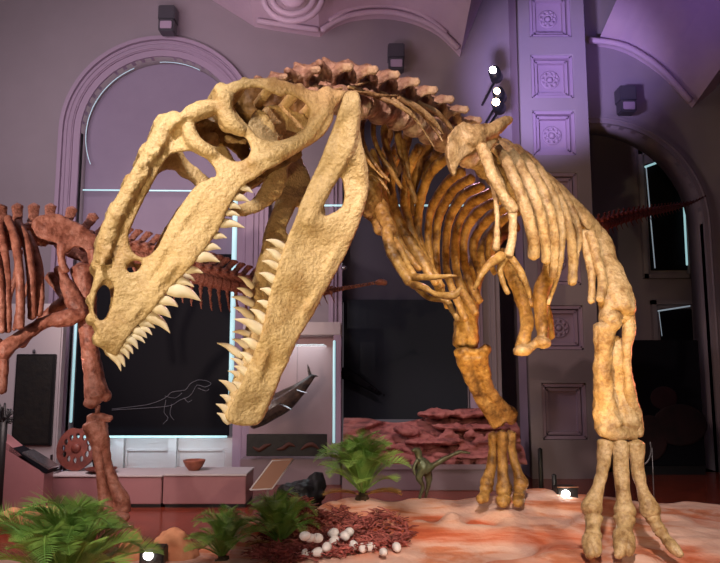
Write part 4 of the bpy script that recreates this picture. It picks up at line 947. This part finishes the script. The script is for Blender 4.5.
bm = bmesh.new(); box(bm, (a.x, DY - .02, a.z - .04), (c2.x, DY, a.z + .02)); world_part('front_lip', bm2me(bm), M['greycab'], DC, False)
# marine skeleton paddle: faint row of knobs on the dark panel
def knobs(b):
    for k in range(6): blob(b, at(369 + k * 3, 386 + k * 1.8, 10.45), (.02, .02, .02), sub=1)
    tube(b, [at(342, 372, 10.48), at(358, 380, 10.48), at(380, 394, 10.48)], [.10, .07, .03], 8, flat=.3, fdir=(0, 1, 0))
one('fossil_mount', knobs, M['dark'], True, 'dim dark fossil with a row of pale knobs on the black panel', 'fossil')
# small wall camera near jaw
one('spot_fitting', lambda b: (blob(b, at(344, 268, 10.3), (.05, .05, .04), sub=2), blob(b, at(342, 264, 10.3), (.025, .03, .025), sub=2)), M['chrome'], True, 'tiny shiny round fitting just right of the lower jaw', 'light fitting')
# ---- wall boxes
for (px, py, lab) in ((168, 19, 'grey wall speaker above the tall left arch'), (396, 57, 'grey wall speaker above the neck bones'), (626, 99, 'dark wall speaker above the right dark archway')):
    R_ = empty('wall_speaker', at(px, py, 10.3), lab, 'speaker', 'wall mounted speakers')
    bm = bmesh.new(); p = at(px, py - 4, 10.3); box(bm, p + V((-.13, -.1, -.12)), p + V((.13, .15, .12)), .015); world_part('bracket_box', bm2me(bm), M['grey'], R_, False)
    bm = bmesh.new(); p = at(px, py + 7, 10.2); box(bm, p + V((-.12, -.12, -.13)), p + V((.12, .1, .06)), .02); world_part('cabinet', bm2me(bm), M['grey'], R_, False)
    bm = bmesh.new(); box(bm, p + V((-.09, -.13, -.10)), p + V((.09, -.115, .02)), .01); world_part('grille', bm2me(bm), M['mould'], R_, False)
# ---- ceiling spots
for (px, py, r, m, lab) in ((493, 70, .05, 'lamp', 'dazzling white spotlight above the shoulder blade'), (497, 91, .045, 'lampw', 'warm spotlight, upper of the pair beside the coffered pillar'), (496, 102, .055, 'lampw', 'warm spotlight, lower of the pair beside the coffered pillar')):
    Yp = 9.0; p = at(px, py, Yp)
    R_ = empty('spotlight', p, lab, 'spotlight', 'spotlights hanging by the coffered pillar')
    d = (CAM - p).normalized()
    bm = bmesh.new(); q = p + V((.10, .25, .0)); tube(bm, [q, p + V((0.02, .03, 0))], [.09, .08], 16, sm=1); world_part('housing', bm2me(bm), M['black'], R_)
    bm = bmesh.new(); blob(bm, p, (r, .02, r), sub=2); world_part('lens', bm2me(bm), M[m], R_)
    bm = bmesh.new(); tube(bm, [q, V((q.x + .02, WY, q.z + .1))], .02, 6, sm=1); world_part('bracket', bm2me(bm), M['black'], R_)
# ================================================================== FOREGROUND
def frond_mesh(Lf, arch, nl=46, w=.115, seed=0):
    """frond along +x rising then drooping; leaflets on both sides"""
    rnd = random.Random(seed); bm = bmesh.new(); pts = []
    for i in range(13):
        t = i / 12; pts.append(V((Lf * (t * (1 - .15 * t)), 0, Lf * arch * (math.sin(t * 2.1) - .35 * t * t))))
    tube(bm, pts, [.007 * (1 - .75 * i / 12) * Lf / .45 for i in range(13)], 5, sm=1)
    for i in range(nl):
        t = .12 + .88 * i / nl; k = t * 12; a = int(min(k, 11)); p = pts[a].lerp(pts[a + 1], k - a); d = (pts[a + 1] - pts[a]).normalized()
        ln = w * Lf / .45 * math.sin(math.pi * min(1, (t * .88 + .13))) ** .6 * rnd.uniform(.85, 1.1) + .01
        for s in (-1, 1):
            sd = (d * .75 + V((0, s, 0)) * .9 + V((0, 0, .28))).normalized(); wd = d * .0024 * Lf / .45
            m_ = p + sd * ln * .5 + V((0, 0, .004)); e = p + sd * ln
            v = [bm.verts.new(x) for x in (p - wd * .6, p + wd * .6, m_ + wd, e, m_ - wd)]
            bm.faces.new(v)
    return bm2me(bm)
FRM = {}
def cycad(px, py, z, Lf, n, lab, seed, lift=.75, dry=0):
    b = atz(px, py, z); rnd = random.Random(seed)
    root = empty('cycad', b, lab, 'cycad plant')
    bm = bmesh.new(); tube(bm, [(0, 0, -.04), (0, 0, .03), (0, 0, .07)], [.05, .06, .03], 10, sm=2); link('trunk', organic(bm, .01, 1, .02, 30), M['trunk'], root)
    ms = [frond_mesh(Lf, a, seed=seed + i) for i, a in enumerate((.25, .45, .7))]
    for me in ms: me.materials.append(M['leaf'])
    for i in range(n):
        me = ms[i % 3]; o = bpy.data.objects.new('frond', me); COL.objects.link(o); o.parent = root; o.location = (0, 0, .06)
        az = i * 2.399 + rnd.uniform(-.2, .2); el = lift * (1 - i / n) ** .8 * 1.55 + rnd.uniform(-.08, .12)
        o.rotation_euler = (rnd.uniform(-.3, .3), -el, az); s = rnd.uniform(.82, 1.08); o.scale = (s, s, s)
    for i in range(dry):
        me = frond_mesh(Lf * .75, .15, seed=seed + 40 + i); me.materials.append(M['leafy']); o = bpy.data.objects.new('dry_frond', me); COL.objects.link(o); o.parent = root
        o.location = (0, 0, .05); o.rotation_euler = (0, .05, [-.3, 3.5, -1.2, 4.4][i]); o['label'] = 'dry orange brown frond'
    return root
cycad(64, 604, .10, .66, 46, 'large green cycad in the lower left corner before the red leg', 11, .48, 2)
cycad(222, 566, .04, .40, 34, 'small dark cycad partly cut off left of the twig nest', 21, .45)
cycad(280, 552, .10, .42, 36, 'medium cycad growing at the left edge of the twig nest', 31, .55, 2)
cycad(362, 501, .36, .56, 42, 'bushy bright green cycad on the rock left of the bronze dinosaur', 41, .58, 2)
# nest
random.seed(5)
nc = atz(330, 550, .13)
def nest_h(x, y): return rock_h(x, y)
def twigs(b):
    for k in range(2600):
        a = random.random() * 6.283; r = math.sqrt(random.random())
        x = nc.x + r * .62 * math.cos(a); y = nc.y + .02 + r * .48 * math.sin(a)
        z = max(0, nest_h(x, y)) + random.uniform(0, .075) * (1.2 - .5 * r) + .01
        th = random.random() * 6.283; l = random.uniform(.04, .10); d = V((math.cos(th), math.sin(th), random.uniform(-.35, .5))) * l
        p = V((x, y, z)); q = p + d * .5 + V((random.uniform(-.01, .01), random.uniform(-.01, .01), .008))
        tube(b, [p, q, p + d], [.005, .006, .003], 3, sm=1, cap=False)
one('nest_twigs', twigs, M['twig'], False, 'bed of dark red twigs lying on the rock around the white eggs', 'nest', kind='stuff')
eb = bmesh.new()
bmesh.ops.create_uvsphere(eb, u_segments=20, v_segments=14, radius=1)
for v in eb.verts: v.co = V((v.co.x * .045 * (1 - .12 * v.co.x), v.co.y * .033, v.co.z * .033))
eme = bm2me(eb); eme.materials.append(M['egg']); eme.polygons.foreach_set('use_smooth', [True] * len(eme.polygons))
EG = [(303, 539), (310, 536), (319, 539), (327, 543), (335, 541), (344, 540), (353, 542), (333, 536), (362, 546), (372, 548), (383, 548), (396, 547), (350, 536)]
def egg(px, py, lab, grp, i):
    p = atz(px, py, .17); h = nest_h(p.x, p.y) + .055
    p = atz(px, py, max(.05, h)); o = bpy.data.objects.new('egg', eme); COL.objects.link(o); o.location = p
    o.rotation_euler = (0, random.uniform(-.3, .3), random.uniform(0, 6.28)); s = random.uniform(.85, 1.05); o.scale = (s, s, s); tag(o, lab, 'egg', grp)
for i, (x, y) in enumerate(EG): egg(x + random.uniform(-2, 2), y + [-3, 2, -1, 4, 0, -4, 3][i % 7], 'white egg lying in the back row of the red twig nest', 'eggs in the twig nest', i)
egg(306, 553, 'white egg lying alone at front left of the twig nest', 'eggs in the twig nest', 20)
egg(318, 552, 'white egg lying at front of nest, right beside the front left egg', 'eggs in the twig nest', 21)
# bronze dinosaur
BP = atz(423, 502, .345)
bm = bmesh.new(); YB = BP.y
pxtube(bm, [(419, 448, YB, 4), (418, 451, YB, 8), (419, 457, YB, 7), (421, 462, YB, 12), (424, 467, YB, 16), (428, 467, YB, 12), (434, 465, YB, 6), (442, 460, YB, 5), (450, 456, YB, 4), (460, 452, YB, 3.4), (470, 453, YB, 2.4)], 10)
pxtube(bm, [(419, 451, YB, 6), (415, 450, YB - .02, 5), (412, 451, YB - .03, 3)], 8)
for sd, pts in ((-1, [(422, 470), (419, 478), (423, 486), (420, 496), (420, 502)]), (1, [(427, 470), (429, 479), (428, 487), (426, 496), (426, 503)])):
    pxtube(bm, [(p[0], p[1], YB + sd * .03, w_) for p, w_ in zip(pts, (9, 7, 4.5, 3.6, 3.4))], 8)
    pxtube(bm, [(pts[-1][0] + 1, pts[-1][1] + 1, YB + sd * .03, 4), (pts[-1][0] - 5, pts[-1][1] + 1.5, YB + sd * .03 - .03, 3.5)], 8)
for sd in (-1, 1): pxtube(bm, [(418, 460, YB + sd * .05, 4.5), (414, 467, YB + sd * .055 - .02, 3.6), (415, 475, YB + sd * .05 - .03, 3)], 8)
o = link('dinosaur_statue', organic(bm, .006, 2, .004, 20), M['bronze']); rel(o)
tag(o, 'small greenish bronze dinosaur figure standing on the rock beside the cycad', 'statue')
# reading lectern
SY = 6.6
SG = empty('sign_stand', V((at(268, 500, SY).x, SY, 0)), 'tilted brown information board on a thin white post behind the nest', 'sign')
bm = bmesh.new(); prism(bm, [at(250, 490, SY - .1), at(272, 489, SY - .1), at(293, 460, SY + .15), at(272, 461, SY + .15)], (0, .015, .015)); world_part('board', bm2me(bm), M['signface'], SG, False)
bm = bmesh.new(); tube(bm, [at(250, 490, SY - .1), at(272, 489, SY - .1), at(293, 460, SY + .15), at(272, 461, SY + .15), at(250, 490, SY - .1)], .008, 6, sm=1); world_part('frame', bm2me(bm), M['white'], SG)
bm = bmesh.new(); tube(bm, [V((SG.location.x, SY, 0)), at(268, 476, SY + .03)], .012, 8, sm=1); world_part('post', bm2me(bm), M['white'], SG)
# dark low mound behind
def mound(b): blob(b, at(302, 494, 7.3), (.24, .2, .14), sub=3); blob(b, at(315, 489, 7.35), (.12, .15, .14), sub=3); box(b, V((at(285, 500, 7.3).x, 7.15, 0)), V((at(320, 500, 7.3).x, 7.5, .15)))
bm = bmesh.new(); mound(bm); o = link('rock_model', organic(bm, .02, 2, .05, 6), M['slab']); rel(o); tag(o, 'low dark rock lump on the floor behind the reading board', 'rock')
# floor lamps on the rock
def floorlamp(px, py, z, lab):
    p = atz(px, py, z); R_ = empty('floor_spotlight', p, lab, 'floor spotlight', 'floor spotlights on the rock')
    bm = bmesh.new(); box(bm, p + V((-.09, 0, -.03)), p + V((.09, .14, .10)), .01); world_part('housing', bm2me(bm), M['black'], R_, False)
    bm = bmesh.new(); tube(bm, [p + V((-.09, -.01, .10)), p + V((.09, -.01, .10))], .006, 6, sm=1); world_part('rim', bm2me(bm), M['signface'], R_)
    bm = bmesh.new(); blob(bm, p + V((-.02, -.008, .045)), (.036, .012, .03), sub=2); world_part('lens', bm2me(bm), M['lamp'], R_)
floorlamp(568, 499, .40, 'black floor spotlight glowing on the rock between the two dinosaur feet')
floorlamp(151, 562, .09, 'black floor spotlight glowing in front of the rounded boulder')
# boulders at lower left
def boulder(px, py, z, r, lab, seed):
    p = atz(px, py, z); bm = bmesh.new(); blob(bm, p, r, sub=3)
    me = organic(bm, .02, 1, .06, 4); o = link('boulder', me, M['boulder']); rel(o); tag(o, lab, 'boulder')
boulder(174, 562, .0, (.20, .16, .25), 'rounded orange boulder on the floor right of the large cycad', 1)
boulder(134, 556, .02, (.12, .12, .19), 'smaller orange boulder beside the glowing floor spotlight', 2)
boulder(30, 525, .02, (.34, .2, .19), 'low salmon boulder behind the large cycad at left edge', 3)
# bollards
for px, y0, y1, lab in ((540, 449, 492, 'taller black bollard behind the rock beside the far leg'), (554, 475, 494, 'short black bollard behind the rock near the glowing floor spotlight')):
    p = at(px, y0, 7.6); one('bollard', lambda b: tube(b, [V((p.x, 7.6, 0)), V((p.x, 7.6, p.z))], [.025, .025], 10, sm=1), M['black'], True, lab, 'bollard')
# wire beside near leg
def wire(b): tube(b, [at(640, 466, 5.6), at(647, 462, 5.6), at(651, 452, 5.6), at(650, 442, 5.6)], .006, 5); tube(b, [V((at(652, 470, 5.6).x, 5.6, .3)), at(652, 448, 5.6)], .004, 5, sm=1)
one('cable', wire, M['grey'], True, 'thin curved wire standing on the rock beside the near foot', 'cable')
# ================================================================== LIGHT
def lamp(kind, loc, to, energy, color, size=.3, angle=45, blend=.5, name='light', sy=None):
    d = bpy.data.lights.new(name, kind); d.energy = energy; d.color = color
    if kind == 'AREA':
        d.size = size
        if sy: d.shape = 'RECTANGLE'; d.size_y = sy
    elif kind == 'SPOT': d.spot_size = math.radians(angle); d.spot_blend = blend; d.shadow_soft_size = size
    else: d.shadow_soft_size = size
    o = bpy.data.objects.new(name, d); COL.objects.link(o); o.location = loc
    o.rotation_euler = (V(to) - V(loc)).to_track_quat('-Z', 'Y').to_euler(); return o
w = bpy.data.worlds.new('world'); SC.world = w; w.use_nodes = True
w.node_tree.nodes['Background'].inputs[0].default_value = (.50, .40, .46, 1); w.node_tree.nodes['Background'].inputs[1].default_value = .15
# warm key spots on the skull and body
lamp('SPOT', (-2.1, -1.0, .6), (-.5, 2.8, 1.95), 390, (1, .79, .46), .04, 26, .5, 'skull_key')
lamp('SPOT', (-.75, .2, .35), (-.22, 3.2, 2.25), 95, (1, .78, .44), .04, 24, .6, 'skull_fill')
lamp('SPOT', (2.9, .2, 2.9), (1.5, 4.6, 1.6), 370, (1, .81, .52), .05, 38, .6, 'body_key')
lamp('SPOT', (-1.1, .6, 4.1), (.3, 3.8, 3.0), 480, (1, .70, .62), .05, 34, .7, 'neck_light')
lamp('SPOT', (1.1, 3.7, .45), (1.2, 4.9, 2.3), 150, (1, .62, .20), .03, 70, .6, 'rib_uplight')
lamp('SPOT', (-1.0, 3.4, .5), (.8, 5.4, 1.9), 110, (1, .70, .32), .03, 36, .6, 'far_side_light')
lamp('SPOT', (-.2, 4.2, .6), (1.0, 5.8, 1.0), 80, (1, .64, .24), .06, 50, .6, 'far_leg_light')
lamp('SPOT', (.3, .2, 4.2), (1.6, 5.0, .3), 1150, (1, .88, .80), .12, 46, .7, 'rock_light')
lamp('SPOT', (-3.9, 1.6, 2.2), (-3.0, 6.3, 2.5), 1150, (1, .78, .68), .08, 34, .7, 'red_skeleton_light')
lamp('SPOT', (-1.9, 5.4, .5), (-2.5, 6.4, 2.8), 22, (1, .5, .25), .1, 40, .6, 'red_skeleton_uplight')
lamp('SPOT', (-1.6, 4.9, .8), (-1.3, 7.0, 2.3), 70, (1, .55, .42), .08, 60, .6, 'red_tail_light')
lamp('SPOT', (-1.0, 1.0, 3.8), (-1.0, 4.8, .1), 330, (1, .90, .80), .12, 44, .7, 'left_rock_light')
lamp('SPOT', (-3.2, 1.0, 2.6), (-2.1, 4.5, .1), 170, (1, .92, .80), .12, 28, .7, 'cycad_light')
lamp('SPOT', (3.9, 6.2, 1.6), (1.5, 4.8, 1.9), 120, (1, .16, .10), .1, 55, .6, 'red_rim')
lamp('SPOT', (.9, 7.5, 4.8), (.3, 3.9, 2.8), 200, (1, .5, .62), .1, 50, .6, 'pink_back_light')
# wash on the architecture
lamp('AREA', (-3.8, 6.5, 5.0), (-3.6, 10.5, 4.2), 145, (.92, .76, .84), 3, name='wall_wash_left')
lamp('SPOT', (1.2, 6.6, 4.0), (2.85, 10.0, 5.9), 1000, (.58, .46, 1), .15, 40, .8, name='pillar_wash')
lamp('SPOT', (3.4, 6.6, 4.6), (4.2, 10.2, 7.6), 140, (.34, .20, 1), .3, 60, .8, name='vault_wash_right')
lamp('SPOT', (-1.6, 6.0, 3.6), (-1.0, 9.4, 7.6), 260, (.88, .60, .85), .5, 70, .8, name='vault_wash')
lamp('AREA', (-3, 6.75, 1.9), (-3, 8.2, 0), 30, (1, .78, .76), 1.0, name='plinth_wash')
lamp('AREA', ((AL[0] + AL[1]) / 2, WY - .15, pb - .02), ((AL[0] + AL[1]) / 2, WY + .1, 0), 5, (.6, .9, 1), 2.2, sy=.06, name='panel_glow')
lamp('SPOT', (.9, 8.0, 2.6), (.9, 9.3, .6), 80, (1, .72, .72), .1, 80, .7, name='diorama_light')
a = at(300, 345, GY + .4); lamp('AREA', a, (a.x, a.y, 0), 5, (.75, .95, 1), .7, name='case_light')

lamp('SPOT', (-3.3, 2.8, 1.2), (-2.4, 6.4, 1.1), 120, (1, .78, .68), .08, 34, .7, 'red_leg_light')
lamp('SPOT', (-1.6, 4.9, 1.6), (-1.9, 7.0, 0), 60, (1, .8, .7), .1, 80, .8, 'floor_light')
